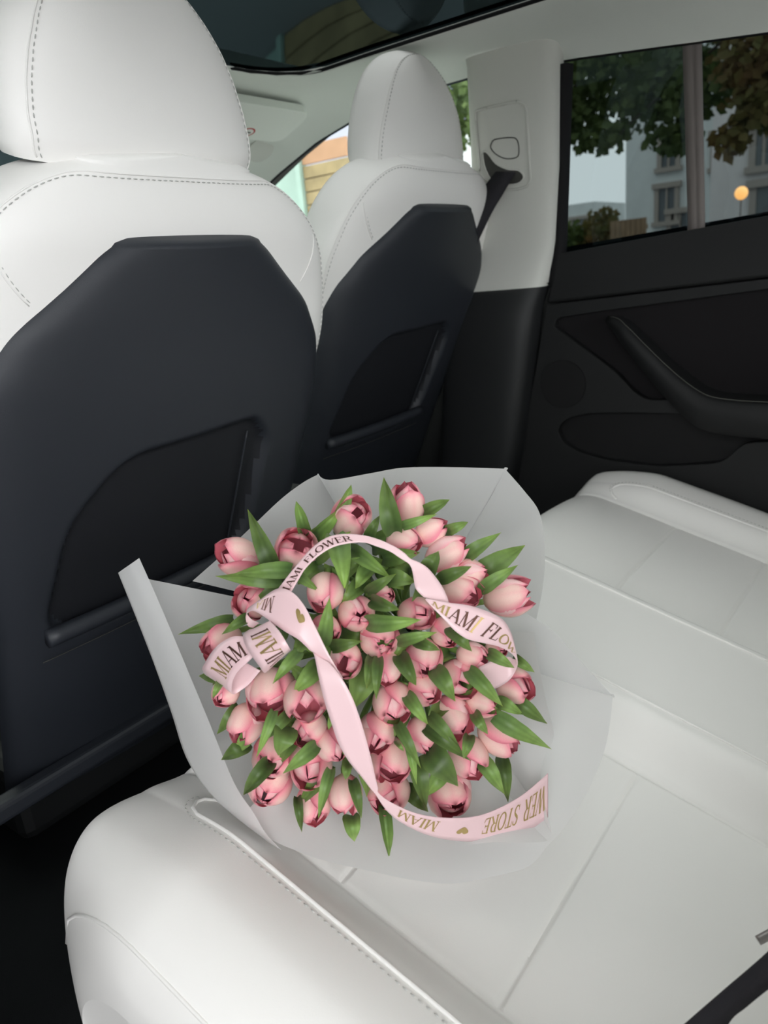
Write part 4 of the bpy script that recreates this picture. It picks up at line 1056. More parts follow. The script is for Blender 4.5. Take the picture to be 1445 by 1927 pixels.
def bench():
    root = empty('rear_bench', (BX, 0.30, 0.30), 'white leather rear seat bench under the tulip bouquet', 'car seat')
    half_w = 0.737
    nx, ny = 580, 320
    def rim(u, n):                              # even param -> denser at the ends
        return u
    xr = np.linspace(-half_w, half_w, nx)
    # densify near the sides
    xr = np.sign(xr) * half_w * (1 - (1 - np.abs(xr) / half_w) ** 1.0)
    tt = np.linspace(0, 1, ny)
    def yfront(x):
        a = np.abs(x)
        return 0.668 - 0.02 * (a / half_w) ** 2 - 0.085 * np.clip((a - 0.60) / (half_w - 0.60), 0, 1) ** 3.5
    XR = np.repeat(xr[:, None], ny, 1)
    YF = yfront(XR)
    YF0 = YF
    Y = 0.0 + (YF - 0.0) * np.repeat((1 - (1 - tt) ** 1.15)[None, :], nx, 0)
    a = np.abs(XR)
    z = 0.41 + 0.30 * np.minimum(Y, 0.62)
    fade = smoothstep(0.60, 0.47, Y)
    prof = -0.015 + 0.045 * smoothstep(0.190, 0.120, a) + 0.040 * smoothstep(0.540, 0.602, a) * (0.35 + 0.65 * fade)
    prof += 0.012 * np.sin(np.clip((a - 0.60) / 0.13, 0, 1) * math.pi) 
    prof -= 0.014 * smoothstep(0.65, 0.735, a)
    # cushioned swell of each panel between its seams
    swell = lambda q, w0, w1: np.clip((q - w0) * (w1 - q) * 4 / (w1 - w0) ** 2, 0, 1)
    sx = swell(a, 0.185, 0.545)
    prof += 0.006 * sx * (swell(Y, 0.245, 0.41) + swell(Y, 0.41, 0.62) * 1.2 + swell(Y, 0.0, 0.245))
    prof += 0.010 * smoothstep(0.30, 0.52, Y) * sx
    # rounded-over edges
    qf = np.clip(1 - (YF - Y) / 0.105, 0, 1); qs = np.clip(1 - (half_w - a) / 0.045, 0, 1)
    drop = 0.085 * (1 - np.sqrt(np.clip(1 - qf ** 2.4, 0, 1))) + 0.055 * (1 - np.sqrt(np.clip(1 - qs ** 2.2, 0, 1)))
    z = z + prof - drop
    # seams pressed into the surface
    groove = np.zeros_like(z)
    def seam(d, depth=0.0032, w=0.0020): 
        nonlocal groove
        groove = np.maximum(groove, depth * np.exp(-(d / w) ** 2))
    on = (a > 0.185) & (a < 0.545)
    seam(np.where(on, np.abs(Y - 0.245 - 0.0), 9))
    seam(np.where(on, np.abs(Y - 0.41), 9))
    seam(np.abs(a - 0.187), 0.0042, 0.0030)
    seam(np.abs(a - 0.543), 0.0042, 0.0030)
    z = z - groove
    hw = half_w - 0.02 * smoothstep(0.35, 0.05, Y)
    XT = np.where(a > 0.61, np.sign(XR) * (0.61 + (a - 0.61) * (hw - 0.61) / (half_w - 0.61)), XR)
    P = np.stack([XT + BX, Y, z], -1)
    # skirts: front and sides go down
    region = np.zeros((nx, ny), int)
    region[(a >= 0.543)] = 1
    region[(a < 0.187)] = 2
    m = (a >= 0.187) & (a < 0.543)
    region[m & (Y < 0.245)] = 3
    region[m & (Y >= 0.245) & (Y < 0.41)] = 4
    region[m & (Y >= 0.41)] = 5
    names = {(1, -1): ('side_bolster', 'outer bolster of the near seat'), (1, 1): ('side_bolster', None), (2, 0): ('centre_cushion', None),
             (3, -1): ('seat_panel', None), (4, -1): ('seat_panel', None), (5, -1): ('front_panel', None), (3, 1): ('seat_panel', None), (4, 1): ('seat_panel', None), (5, 1): ('front_panel', None)}
    sgnx = np.where(XR > 0, 1, -1)
    for (rg, s), (nm, lab) in names.items():
        q = np.zeros((nx, ny), bool)
        q[:] = (region == rg) & ((sgnx == s) if s else True)
        ids = -np.ones((nx, ny), int)
        I, J = np.where(q[:-1, :-1])
        used = np.zeros((nx, ny), bool)
        for di, dj in ((0, 0), (1, 0), (1, 1), (0, 1)): used[I + di, J + dj] = True
        ids[used] = np.arange(used.sum())
        F4 = np.stack([ids[I, J], ids[I + 1, J], ids[I + 1, J + 1], ids[I, J + 1]], -1)
        V = P[used].tolist(); Fc = F4.tolist()
        # front skirt for the quads on the front row
        def strip(line, down):
            o = len(V); L = len(line)
            for k in range(6):
                for p in line:
                    p = np.asarray(p)
                    V.append((p[0] - down[0] * 0.02 * (k / 5), p[1] - down[1] * 0.035 * (k / 5) ** 1.5, p[2] - (p[2] - 0.22) * (k / 5)))
            Fc.extend(grid_faces(6, L, off=o))
        fr = np.where(used[:, ny - 1])[0]
        if len(fr) > 1: strip(P[fr, ny - 1], (0, 1))
        if rg == 1:
            e = nx - 1 if s > 0 else 0
            strip(P[e, :], (s, 0))
        build(nm, V, Fc, M['leather'], root)

    def surf(x, y, lift=0.0):
        i = int(np.clip(np.searchsorted(xr, x), 0, nx - 1))
        yy = Y[i]; j = int(np.clip(np.searchsorted(yy, y), 1, ny - 1))
        t = (y - yy[j - 1]) / (yy[j] - yy[j - 1] + 1e-9)
        return np.array((XT[i, j] + BX, y, (z[i, j - 1] + groove[i, j - 1]) * (1 - t) + (z[i, j] + groove[i, j]) * t + lift))
    # piping
    for s in (-1, 1):
        P1 = [surf(s * 0.113, y, 0.0004) for y in np.linspace(0.03, 0.60, 50)]
        tube('piping', P1, 0.0019, M['leather'], root, 8)
        P2 = [surf(s * 0.598, y, 0.0006) for y in np.linspace(0.03, 0.52, 46)]
        hook = [(0.597, 0.535), (0.592, 0.548), (0.583, 0.556), (0.572, 0.558), (0.562, 0.552), (0.556, 0.540)]
        P2 += [surf(s * hx, hy, 0.0006) for hx, hy in hook]
        tube('piping', P2, 0.0020, M['leather'], root, 8)
        g = Geo()
        path = np.array([surf(s * 0.6055, y, 0.0008) for y in np.linspace(0.03, 0.53, 60)] + [surf(s * hx + s * 0.006, hy + 0.006, 0.0008) for hx, hy in hook[:5]])
        seg = np.linalg.norm(np.diff(path, axis=0), axis=1); S = np.concatenate([[0], np.cumsum(seg)])
        t = 0
        while t + .004 < S[-1]:
            A_ = np.array([np.interp(t, S, path[:, k]) for k in range(3)]); B_ = np.array([np.interp(t + .0045, S, path[:, k]) for k in range(3)])
            Vt, Ft = tube_geo([A_, (A_ + B_) / 2, B_], [.0004, .0008, .0004], 4); g.add(Vt, Ft)
            t += 0.0075
        tag(g.build('bolster_stitching', M['slot'] if False else M['thread'], root, True), kind='stuff')
        # lower outer seam of the bolster
        P3 = []
        for y in np.linspace(0.0, 0.60, 36):
            p = surf(s * (half_w - 0.020), y, 0.0); P3.append(p)
        tube('edge_seam', P3, 0.0018, M['leather'], root, 6)
    # backrest: reclined slab with bolsters
    bv = np.linspace(0, 0.62, 40); xs = np.linspace(-0.74, 0.74, 120)
    V = []
    for v in bv:
        for x in xs:
            a_ = abs(x)
            w = 0.03 * float(smoothstep(0.19, 0.12, a_)) + 0.055 * float(smoothstep(0.50, 0.60, a_)) - 0.05 * float(smoothstep(0.68, 0.74, a_))
            w -= 0.006 * math.exp(-((a_ - 0.187) / 0.004) ** 2) + 0.006 * math.exp(-((a_ - 0.53) / 0.004) ** 2)
            w -= 0.05 * (v / 0.62) ** 8
            cv, sv = math.cos(math.radians(24)), math.sin(math.radians(24))
            V.append((x + BX, 0.085 - v * sv + w * cv - 0.02, 0.405 + v * cv + w * sv))
    build('bench_backrest', V, grid_faces(40, 120), M['leather'], root)
    return root, surf
bench_root, bench_surf = bench()


# ------------------------------------------------------------------ seat belts
def strap(name, pts, mat, parent, thick=0.0012):
    """flat webbing from (left,right) edge pairs"""
    A = catmull([p[0] for p in pts], 8); B = catmull([p[1] for p in pts], 8)
    n = len(A); V = []
    for i in range(n):
        t = A[min(i + 1, n - 1)] - A[max(i - 1, 0)]
        N = np.cross(t, B[i] - A[i]); N /= np.linalg.norm(N) + 1e-9
        for q, s in ((A[i], 1), (B[i], 1), (B[i], -1), (A[i], -1)):
            V.append(q + N * s * thick / 2)
    o = build(name, V, grid_faces(n, 4, wrap_m=True), mat, parent)
    return o

sb = empty('seat_belt', (0.66, 0.85, 1.24), 'dark grey front seat belt coming out of the pillar slot behind the far seat', 'seat belt')
P_ = [np.array(p) for p in SEAT_BELT_PIL]
strap('webbing', [(P_[0] + (-0.004, 0, 0.004), P_[1] + (-0.004, 0, 0.006)), (P_[2] + (-0.022, 0, 0), P_[3] + (-0.022, 0, 0)), (P_[4] + (-0.05, 0, 0), P_[5] + (-0.03, 0.0, 0)),
                  (P_[4] + (-0.09, 0.10, -0.14), P_[5] + (-0.06, 0.085, -0.16))], M['webbing'], sb)

rb = empty('seat_belt', NEAR_BELT[0][0], 'black rear seat belt strap close to the camera at the lower right corner', 'seat belt')
strap('webbing', [(np.array(a), np.array(b)) for a, b in NEAR_BELT], M['webbing'], rb, 0.003)
tg = [np.array(p) for p in NEAR_TONGUE]
bk = empty('belt_buckle', tg[0], 'grey belt buckle end poking in at the right edge above the black strap', 'belt buckle')
V, Fc = tube_geo(catmull(tg, 6), 0.0035, 8)
build('buckle_stalk', V, Fc, M['steel'], bk)

# ------------------------------------------------------------------ tulips
VIEW = Vector(TULIPS[13][1]) - EYE
VIEW.normalize()


def petal_mesh(name, outer, var):
    """one cupped petal, base at the origin, flower axis +Z, unit length; outside and inside skins"""
    openf = {0: 0.0, 1: 0.28, 2: 0.45, 3: 0.05}[var]
    phm = math.radians(72 if outer else 62)
    T_ = [0, .08, .2, .35, .5, .65, .78, .88, .95, 1.0]
    R_ = [.10, .20, .29, .345, .36, .345, .305, .255, .21, .165]
    S_ = [.75, .88, 1.0, 1.06, 1.06, 1.03, .96, .82, .58, .14]
    nt, ns = 13, 11
    V, C = [], []
    rf = 1.0 if outer else 0.90
    for layer in (0, 1):
        for i in range(nt):
            t = i / (nt - 1)
            r = float(np.interp(t, T_, R_))
            tipr = (-0.045 + 0.20 * openf if outer else -0.135 + 0.06 * openf)
            r += (tipr) * float(smoothstep(0.55, 1.0, t))
            ph = phm * float(np.interp(t, T_, S_))
            for j in range(ns):
                s = -1 + 2 * j / (ns - 1)
                rr = r * rf * (1 + 0.050 * s - 0.05 * s * s) + 0.012 * math.exp(-(s / 0.22) ** 2) * math.sin(math.pi * t)
                if layer: rr -= 0.016 if 0 < abs(s) < .99 and t < .99 else 0.002
                zz = (t * (1.0 if outer else 0.985) - 0.03 * s * s * t)
                a = s * ph
                V.append((rr * math.cos(a), rr * math.sin(a), zz))
                e = max(float(smoothstep(.22, 1.0, abs(s))), float(smoothstep(.78, 1.0, t)) * .9, 0.35 * float(smoothstep(.3, .0, abs(s))) * t)
                st = 0.5 + 0.5 * math.sin(s * 23 + t * 2)
                pale = np.array((.98, .70, .62)) if outer else np.array((1.0, .70, .68)); pink = np.array((.97, .29, .38)); deep = np.array((.84, .24, .30))
                if layer == 0:
                    c = pale * (1 - e) + pink * e
                    c = c * (1 - .05 * st * math.sin(math.pi * t))
                    g_ = float(smoothstep(.16, .0, t)); c = c * (1 - .5 * g_) + np.array((.55, .60, .30)) * .5 * g_
                else:
                    c = deep * (1 - .5 * float(smoothstep(.86, 1., t))) + pink * .5 * float(smoothstep(.86, 1., t))
                C.append((*c, 1))
    F_ = grid_faces(nt, ns) + grid_faces(nt, ns, flip=True, off=nt * ns)
    o = nt * ns
    rim_ids = [i * ns for i in range(nt)] + [(nt - 1) * ns + j for j in range(1, ns)] + [i * ns + ns - 1 for i in range(nt - 2, -1, -1)]
    for k in range(len(rim_ids) - 1):
        p, q = rim_ids[k], rim_ids[k + 1]
        F_.append((p, o + p, o + q, q))
    return mesh(name, V, F_, M['petal'], True, C)

PETALS = {v: (petal_mesh('outer_petal', True, v), petal_mesh('inner_petal', False, v)) for v in (0, 1, 2, 3)}


def leaf_geo(b, m, t, width, fold):
    b, m, t = (np.array(p, float) for p in (b, m, t))
    view = m - np.array(EYE); view /= np.linalg.norm(view)
    ctrl = 2 * m - (b + t) / 2
    n, k = 18, 7
    V, C = [], []
    tone = RND.choice((.62, .8, .95, 1.1, 1.25)) * RND.uniform(.9, 1.1); yel = RND.uniform(0, 1)
    tw = RND.uniform(-.55, .55); wav = RND.uniform(-1, 1)
    for i in range(n):
        u = i / (n - 1)
        p = (1 - u) ** 2 * b + 2 * u * (1 - u) * ctrl + u * u * t
        d = 2 * (1 - u) * (ctrl - b) + 2 * u * (t - ctrl); d /= np.linalg.norm(d)
        side = np.cross(d, view); side /= np.linalg.norm(side); nrm = np.cross(side, d)
        if nrm @ view > 0: nrm = -nrm
        ang = tw * u + RND.uniform(-.02, .02)
        side, nrm = side * math.cos(ang) + nrm * math.sin(ang), nrm * math.cos(ang) - side * math.sin(ang)
        w = width * .5 * np.interp(u, [0, .10, .25, .48, .70, .86, .95, 1], [.66, .90, 1.0, .84, .52, .24, .09, .01])
        for j in range(k):
            s = -1 + 2 * j / (k - 1)
            q = p + side * w * s * math.cos(fold * .9) + nrm * (w * (abs(s) ** 1.15 * (1 + .25 * s * tw) * math.sin(fold * 1.1) + wav * math.sin(5 * u + 3 * s) * .16))
            V.append(q)
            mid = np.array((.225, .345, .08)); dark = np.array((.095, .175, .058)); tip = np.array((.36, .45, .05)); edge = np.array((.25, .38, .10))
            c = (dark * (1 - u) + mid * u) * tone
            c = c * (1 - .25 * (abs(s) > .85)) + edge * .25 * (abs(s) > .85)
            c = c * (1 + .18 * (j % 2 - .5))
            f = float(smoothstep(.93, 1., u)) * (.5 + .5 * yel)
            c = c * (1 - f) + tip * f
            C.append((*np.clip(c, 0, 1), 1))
    return V, grid_faces(n, k), C


def make_tulips():
    roots = []
    for k, (base, tip, r, var, label) in enumerate(TULIPS):
        b, t = Vector(base), Vector(tip)
        root = empty('tulip', b, label, 'flower', 'pink tulips of the bouquet')
        roots.append(root)
        ax = (t - b); ln = ax.length; ax.normalize()
        q = Vector((0, 0, 1)).rotation_difference(ax)
        roll = RND.uniform(0, 2 * math.pi)
        sc = r / 0.36
        # outer petals look best when a broad one lies towards the viewer
        for inner in (0, 1):
            for i in range(3):
                me = PETALS[var][inner]
                o = bpy.data.objects.new('petal', me)
                link(o, root)
                ang = roll + i * 2 * math.pi / 3 + inner * math.pi / 3 + RND.uniform(-.10, .10)
                mz = Matrix.Rotation(ang, 4, 'Z')
                tilt = Matrix.Rotation(RND.uniform(-.05, .10) * (1.4 if var else .7), 4, 'Y')
                S = Matrix.Diagonal((sc, sc, ln * RND.uniform(.95, 1.05), 1))
                o.matrix_local = q.to_matrix().to_4x4() @ S @ mz @ tilt
        # stem down to the tie point
        B = Vector(BIND)
        p1 = b - ax * 0.05
        pts = [b + ax * 0.004, b - ax * 0.012, p1 * .6 + (b * .4 + B * 0.0), b.lerp(B, .55) - ax * 0.01, b.lerp(B, .85), B + Vector((RND.uniform(-.012, .012), RND.uniform(-.012, .012), RND.uniform(-.006, .02)))]
        pts[2] = b.lerp(B, .25) - ax * .02
        tube('stem', [tuple(p) for p in catmull([tuple(p) for p in pts], 3)], 0.0032, M['stem'], root, 6)
    for (k, b, m, t, w, fold) in LEAVES:
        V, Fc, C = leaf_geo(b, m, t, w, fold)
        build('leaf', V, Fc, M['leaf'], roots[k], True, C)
    return roots
tulips = make_tulips()


# ------------------------------------------------------------------ wrapping film
def wrap():
    B = np.array(BIND)
    root = empty('wrapping_paper', BIND, 'frosted white film wrapped around the tulips in several overlapping sheets', 'wrapping paper')
    eye = np.array(EYE)

    def cone(name, rim_pts, bulge, t0=0.06, wav=0.0, nt=16, seed=0, per=5, flare=0.0):
        P = catmull(rim_pts, per)
        n = len(P)
        V = []
        for i in range(n):
            for j in range(nt):
                t = t0 + (1 - t0) * j / (nt - 1)
                base = B + (P[i] - B) * 0.10
                q = base + (P[i] - base) * t
                away = q - eye; away /= np.linalg.norm(away)
                u = i / (n - 1)
                q = q + away * (bulge * math.sin(math.pi * min(1, t)) ** 1.0 + wav * math.sin(u * 17 + seed) * t * t * math.sin(math.pi * t * .98))
                V.append(q)
        return build(name, V, grid_faces(n, nt), M['paper'], root)
    cone('paper_sheet', RIM_BACK, 0.03, wav=0.012, seed=1)
    cone('paper_sheet', RIM_FRONT, -0.012, wav=0.004, seed=2)
    cone('paper_sheet', RIM_INNER, -0.006, wav=0.006, seed=3)
    # left sheet: leaves the tie, folds over at its outer edge and returns as a flat flap
    A = catmull([f[0] for f in FLAP], 5); C = catmull([f[1] for f in FLAP], 5)
    n = len(A); V = []
    for i in range(n):
        inner = B + (A[i] - B) * 0.18
        back = A[i] * .12 + B * .88
        for t in np.linspace(0, 1, 10):
            V.append(inner + (A[i] - inner) * t)
        d = C[i] - A[i]
        aw = A[i] - eye; aw /= np.linalg.norm(aw)
        out = -(B - A[i]) / np.linalg.norm(B - A[i])
        for t in np.linspace(0.06, 1, 10):
            V.append(A[i] + d * t - aw * 0.006 * math.sin(math.pi * t))
    build('paper_flap', V, grid_faces(n, 20), M['paper'], root)
    return root
wrap()


# ------------------------------------------------------------------ ribbon with its printed lettering
SER = lambda x, y, w=.13: [((x - w, y), (x + w, y), .05)]
ELL = lambda cx, cy, rx, ry, a0, a1, n, f: [((cx + rx * math.cos(a), cy + ry * math.sin(a)), (cx + rx * math.cos(b), cy + ry * math.sin(b)), f((a + b) / 2))
                                            for a, b in zip(np.linspace(a0, a1, n + 1)[:-1], np.linspace(a0, a1, n + 1)[1:])]
GL = {
    'M': (1.0, [((.13, 0), (.16, 1), .06), ((.16, 1), (.50, .06), .15), ((.50, .06), (.84, 1), .06), ((.84, 1), (.87, 0), .15)] + SER(.13, .02) + SER(.87, .02) + SER(.12, .98, .1) + SER(.88, .98, .1)),
    'I': (.40, [((.2, 0), (.2, 1), .15)] + SER(.2, .02) + SER(.2, .98)),
    'A': (.86, [((.10, 0), (.43, 1), .06), ((.43, 1), (.76, 0), .15), ((.22, .34), (.64, .34), .055)] + SER(.10, .02, .1) + SER(.76, .02)),
    'F': (.68, [((.18, 0), (.18, 1), .15), ((.06, .97), (.62, .97), .055), ((.60, .97), (.62, .76), .05), ((.18, .52), (.48, .52), .055), ((.48, .62), (.48, .42), .05)] + SER(.18, .02)),
    'L': (.68, [((.18, 0), (.18, 1), .15), ((.06, .03), (.62, .03), .055), ((.60, .03), (.63, .26), .05)] + SER(.18, .98)),
    'O': (.90, ELL(.45, .5, .36, .47, 0, 2 * math.pi, 20, lambda a: .055 + .10 * abs(math.cos(a)))),
    'W': (1.15, [((.10, 1), (.36, 0), .15), ((.36, 0), (.58, .95), .06), ((.58, .95), (.82, 0), .15), ((.82, 0), (1.06, 1), .06)] + SER(.10, .98, .1) + SER(.58, .98, .09) + SER(1.06, .98, .09)),
    'E': (.74, [((.18, 0), (.18, 1), .15), ((.06, .97), (.64, .97), .055), ((.63, .97), (.65, .76), .05), ((.18, .52), (.50, .52), .055), ((.50, .62), (.50, .42), .05), ((.06, .03), (.66, .03), .055), ((.65, .03), (.68, .26), .05)]),
    'R': (.84, [((.18, 0), (.18, 1), .15), ((.06, .97), (.42, .97), .055), ((.18, .48), (.42, .48), .055), ((.42, .48), (.76, .02), .14), ((.72, .02), (.84, .02), .05)] + ELL(.42, .725, .20, .245, -math.pi / 2, math.pi / 2, 8, lambda a: .055 + .09 * max(0, math.cos(a))) + SER(.18, .02)),
    'S': (.66, ELL(.33, .745, .22, .225, .35, math.pi * 1.25, 9, lambda a: .06 + .07 * max(0, -math.cos(a))) + [((.18, .60), (.47, .42), .14)] + ELL(.32, .255, .23, .225, math.pi * .25, -math.pi * .88, 9, lambda a: .06 + .07 * max(0, math.cos(a))) + [((.55, .97), (.55, .74), .05), ((.09, .03), (.09, .28), .05)]),
    'T': (.80, [((.40, 0), (.40, 1), .15), ((.06, .97), (.74, .97), .055), ((.07, .97), (.06, .74), .05), ((.73, .97), (.74, .74), .05)] + SER(.40, .02)),
    ' ': (.55, []),
}
HEART = [(.5, .0), (.18, .34), (.04, .62), (.08, .86), (.26, .97), (.42, .90), (.5, .74), (.58, .90), (.74, .97), (.92, .86), (.96, .62), (.82, .34)]


def ribbon():
    first = STRIPS[0][1][0][0]
    root = empty('satin_ribbon', first, 'pale pink satin ribbon with gold shop lettering looped over the tulips', 'ribbon')
    eye = np.array(EYE)
    for name, st, texts in STRIPS:
        A = catmull([s[0] for s in st], 8); B = catmull([s[1] for s in st], 8)
        n = len(A); m = 7
        V = []
        for i in range(n):
            d = A[i] - B[i]
            for j in range(m):
                u = j / (m - 1)
                q = B[i] + d * u
                V.append(q)
        o = build(name, V, grid_faces(n, m), M['ribbon'], root)
        mod(o, 'SOLIDIFY', thickness=0.0004, offset=0)
        mid = (A + B) / 2
        seg = np.linalg.norm(np.diff(mid, axis=0), axis=1); S = np.concatenate([[0], np.cumsum(seg)]); S /= S[-1]
        total = seg.sum()
        def at(s, t):
            a = np.array([np.interp(s, S, A[:, k]) for k in range(3)]); b = np.array([np.interp(s, S, B[:, k]) for k in range(3)])
            q = b + (a - b) * t
            v = eye - q; v /= np.linalg.norm(v)
            return q + v * 0.0009
        for string, s0, s1, dr, up, *tr in texts:
            gg = [Geo(), Geo()]
            t_lo, t_hi = tr if tr else (.22, .76)
            def place(x, y, x0, wtot):
                s = s0 + (s1 - s0) * ((x0 + x) / wtot)
                if dr < 0: s = s0 + s1 - s
                tt = t_lo + (t_hi - t_lo) * y
                if up < 0: tt = 1 - tt
                return at(s, tt)
            if string == '<':
                P = [place(x, y, 0, 1) for x, y in catmull(HEART, 3, closed=True)]
                c = sum(P) / len(P)
                gg[0].add(P + [c], [(k, (k + 1) % len(P), len(P)) for k in range(len(P))])
                gg[0].build('printed_heart', M['gold'], o)
                continue
            wtot = sum(GL[c][0] for c in string)
            x0 = 0
            for ci, ch in enumerate(string):
                w, strokes = GL[ch]
                tgt = gg[(ci // 2 + len(string)) % 2 if name != 'ribbon_tail' else 0]
                if name == 'ribbon_arch': tgt = gg[1]
                for (p, q, wd) in strokes:
                    p, q = np.array(p), np.array(q)
                    L = max(1, int(np.linalg.norm(q - p) / .25))
                    dv = q - p; dl = np.linalg.norm(dv); dv = dv / (dl + 1e-9); nn = np.array((-dv[1], dv[0])) * wd / 2
                    pts = []
                    for kk in range(L + 1):
                        c = p + (q - p) * kk / L
                        if kk == 0: c = c - dv * .01
                        if kk == L: c = c + dv * .01
                        pts += [place(*(c + nn), x0, wtot), place(*(c - nn), x0, wtot)]
                    tgt.add(pts, [(2 * kk, 2 * kk + 1, 2 * kk + 3, 2 * kk + 2) for kk in range(L)])
                x0 += w
            for gk, mt in zip(gg, ('gold', 'foil')):
                if gk.v: tag(gk.build('lettering', M[mt], o), kind='stuff')
    return root
ribbon()


# ------------------------------------------------------------------ outside the car
def outside():
    V = [(x, y, 0.0) for x in (-30, 0, 60) for y in (-60, 0, 60)]
    tag(build('ground', V, grid_faces(3, 3), M['asphalt']), kind='structure')

    # plank clad wall seen through the front window
    root = empty('plank_wall', (4.0, 3.4, 0.0), 'tan timber plank wall with one orange plank, seen through the front passenger window', 'wall')
    h = 0.098
    for k in range(20):
        z = 0.0 + k * h
        g = Geo(); g.box((4.02, 3.795, z + h / 2), (0.03, 1.09, h - 0.009))
        g.build('plank', M['plank'], root)
    g = Geo(); g.box((4.02, 4.11, 2.035), (0.03, 0.46, 0.135)); g.build('plank', M['orangeplank'], root)
    g = Geo(); g.box((4.05, 3.8, 0.98), (0.03, 1.09, 1.95)); g.build('backing', M['fence'], root)
    g = Geo(); g.box((4.0, 4.37, 1.05), (0.06, 0.05, 2.1)); g.build('corner_post', M['mint'], root)
    tag(obj('reflection_panel', mesh('reflection_panel', *_box((4.1, 5.11, 1.05), (0.06, 1.4, 2.1)), M['mint'], False)), 'panel beside the plank wall at the front window corner, a glass reflection painted as its mint colour', 'panel')  # stands for reflecting glass, the reflection is in its colour
    # pale facade above and behind the planks
    b = empty('pale_building', (7.5, 7.0, 0), 'pale lilac white building above the plank wall in the front window', 'building')
    g = Geo(); g.box((8.5, 8.7, 3), (2, 4.6, 6)); g.build('facade', material('lilac_render', (0.50, 0.49, 0.60), 0.9), b)
    for k in range(6):
        g = Geo(); g.box((7.48, 8.7, 0.8 + k * 0.75), (0.04, 4.6, 0.05)); g.build('facade_band', M['winframe'], b)

    def facade(name, label, x, y0, y1, h, mat, wins, depth=6, cat='building'):
        r = empty(name, (x, (y0 + y1) / 2, 0), label, cat)
        g = Geo(); g.box((x + depth / 2, (y0 + y1) / 2, h / 2), (depth, y1 - y0, h)); g.build('facade', mat, r)
        for (wy, wz, ww, wh) in wins:
            g = Geo()
            for s in (-1, 1):
                g.box((x - 0.03, wy + s * ww / 2, wz), (0.10, 0.12, wh)); 
            g.box((x - 0.05, wy, wz + wh / 2), (0.16, ww + 0.24, 0.14)); g.box((x - 0.05, wy, wz - wh / 2), (0.16, ww + 0.24, 0.12)); g.box((x - 0.03, wy, wz), (0.08, 0.05, wh))
            f = g.build('window', M['winframe'], r)
            g = Geo(); g.box((x - 0.01, wy, wz), (0.04, ww, wh)); g.build('pane', M['dimglass'], f)
        return r
    facade('pale_house', 'pale grey green house with brown windows, left of the glass divider', 22, 4.9, 8.0, 7.5, M['render'],
           [(6.83, 2.25, .55, 1.0), (7.35, 1.05, .5, .8), (6.45, 1.5, .6, 1.1), (6.8, 3.6, .5, .9), (5.4, 3.4, .5, .9)])
    facade('white_house', 'whitish pink house at the right end of the far window', 16, 1.2, 4.2, 6.5, M['render2'],
           [(2.85, 1.75, 1.1, .7), (3.25, 2.75, .4, .8), (1.9, 2.7, .5, .8)])
    facade('distant_block', 'bluish distant block low on the left of the far window', 34, 13.6, 15.0, 3.4, M['render'], [(14.3, 2.4, .8, .8)], 4)

    # brown board fence
    r = empty('board_fence', (14, 5.1, 0), 'brown vertical board fence in front of the pale house', 'fence')
    for k in range(7):
        g = Geo(); g.box((14, 4.86 + k * 0.098, 0.83), (0.04, 0.088, 1.66)); g.build('board', M['fence'], r)
    for z in (0.5, 1.5):
        g = Geo(); g.box((14.035, 5.15, z), (0.03, 0.70, 0.08)); g.build('rail', M['fence'], r)

    # street lamp
    r = empty('street_lamp', (11.0, 2.55, 0), 'glowing round orange lamp on a thin post in front of the white house', 'lamp')
    g = Geo(); V, Fc = tube_geo([(11.0, 2.553, 0), (11.0, 2.553, 1.0), (11.0, 2.553, 1.615)], 0.008, 8); g.add(V, Fc); g.build('post', M['slot'], r, True)
    V, Fc = [], []
    for i in range(9):
        for j in range(16):
            a, b_ = math.pi * i / 8, 2 * math.pi * j / 16
            V.append((11.0 + .088 * math.sin(a) * math.cos(b_), 2.553 + .088 * math.sin(a) * math.sin(b_), 1.70 + .088 * math.cos(a)))
    build('globe', V, grid_faces(9, 16, wrap_m=True), M['lamp'], r)

    # trees: trunk, boughs and a mass of leaves
    def tree(label, trunk, boughs, clusters, n, mat, size, name='street_tree', seed=1):
        rn = random.Random(seed)
        r = empty(name, trunk[0], label, 'tree')
        V, Fc = tube_geo(catmull(trunk, 5), np.linspace(0.14, 0.07, (len(trunk) - 1) * 5 + 1), 10); build('trunk', V, Fc, M['bark'], r)
        for b_ in boughs:
            V, Fc = tube_geo(catmull(b_, 5), np.linspace(0.025, 0.004, (len(b_) - 1) * 5 + 1), 6); build('bough', V, Fc, M['bark'], r)
        VV, FF = [], []
        tot = sum(c[2] for c in clusters)
        for (c, rad, wgt) in clusters:
            for _ in range(int(n * wgt / tot)):
                d = Vector((rn.gauss(0, 1), rn.gauss(0, 1), rn.gauss(0, 1))); d.normalize(); d *= rn.random() ** .4
                p = Vector(c) + Vector((d.x * rad[0], d.y * rad[1], d.z * rad[2]))
                s = size * rn.uniform(.6, 1.3)
                u = Vector((rn.gauss(0, .5), rn.gauss(0, 1), rn.gauss(-.6, .6))).normalized()
                w = u.cross(Vector((1, rn.gauss(0, .5), rn.gauss(0, .5)))).normalized()
                o = len(VV)
                VV += [p, p + u * s * .5 + w * s * .36, p + u * s, p + u * s * .5 - w * s * .36]
                FF.append((o, o + 1, o + 2, o + 3))
        tag(build('foliage', VV, FF, mat, r, False), kind='stuff')
        return r
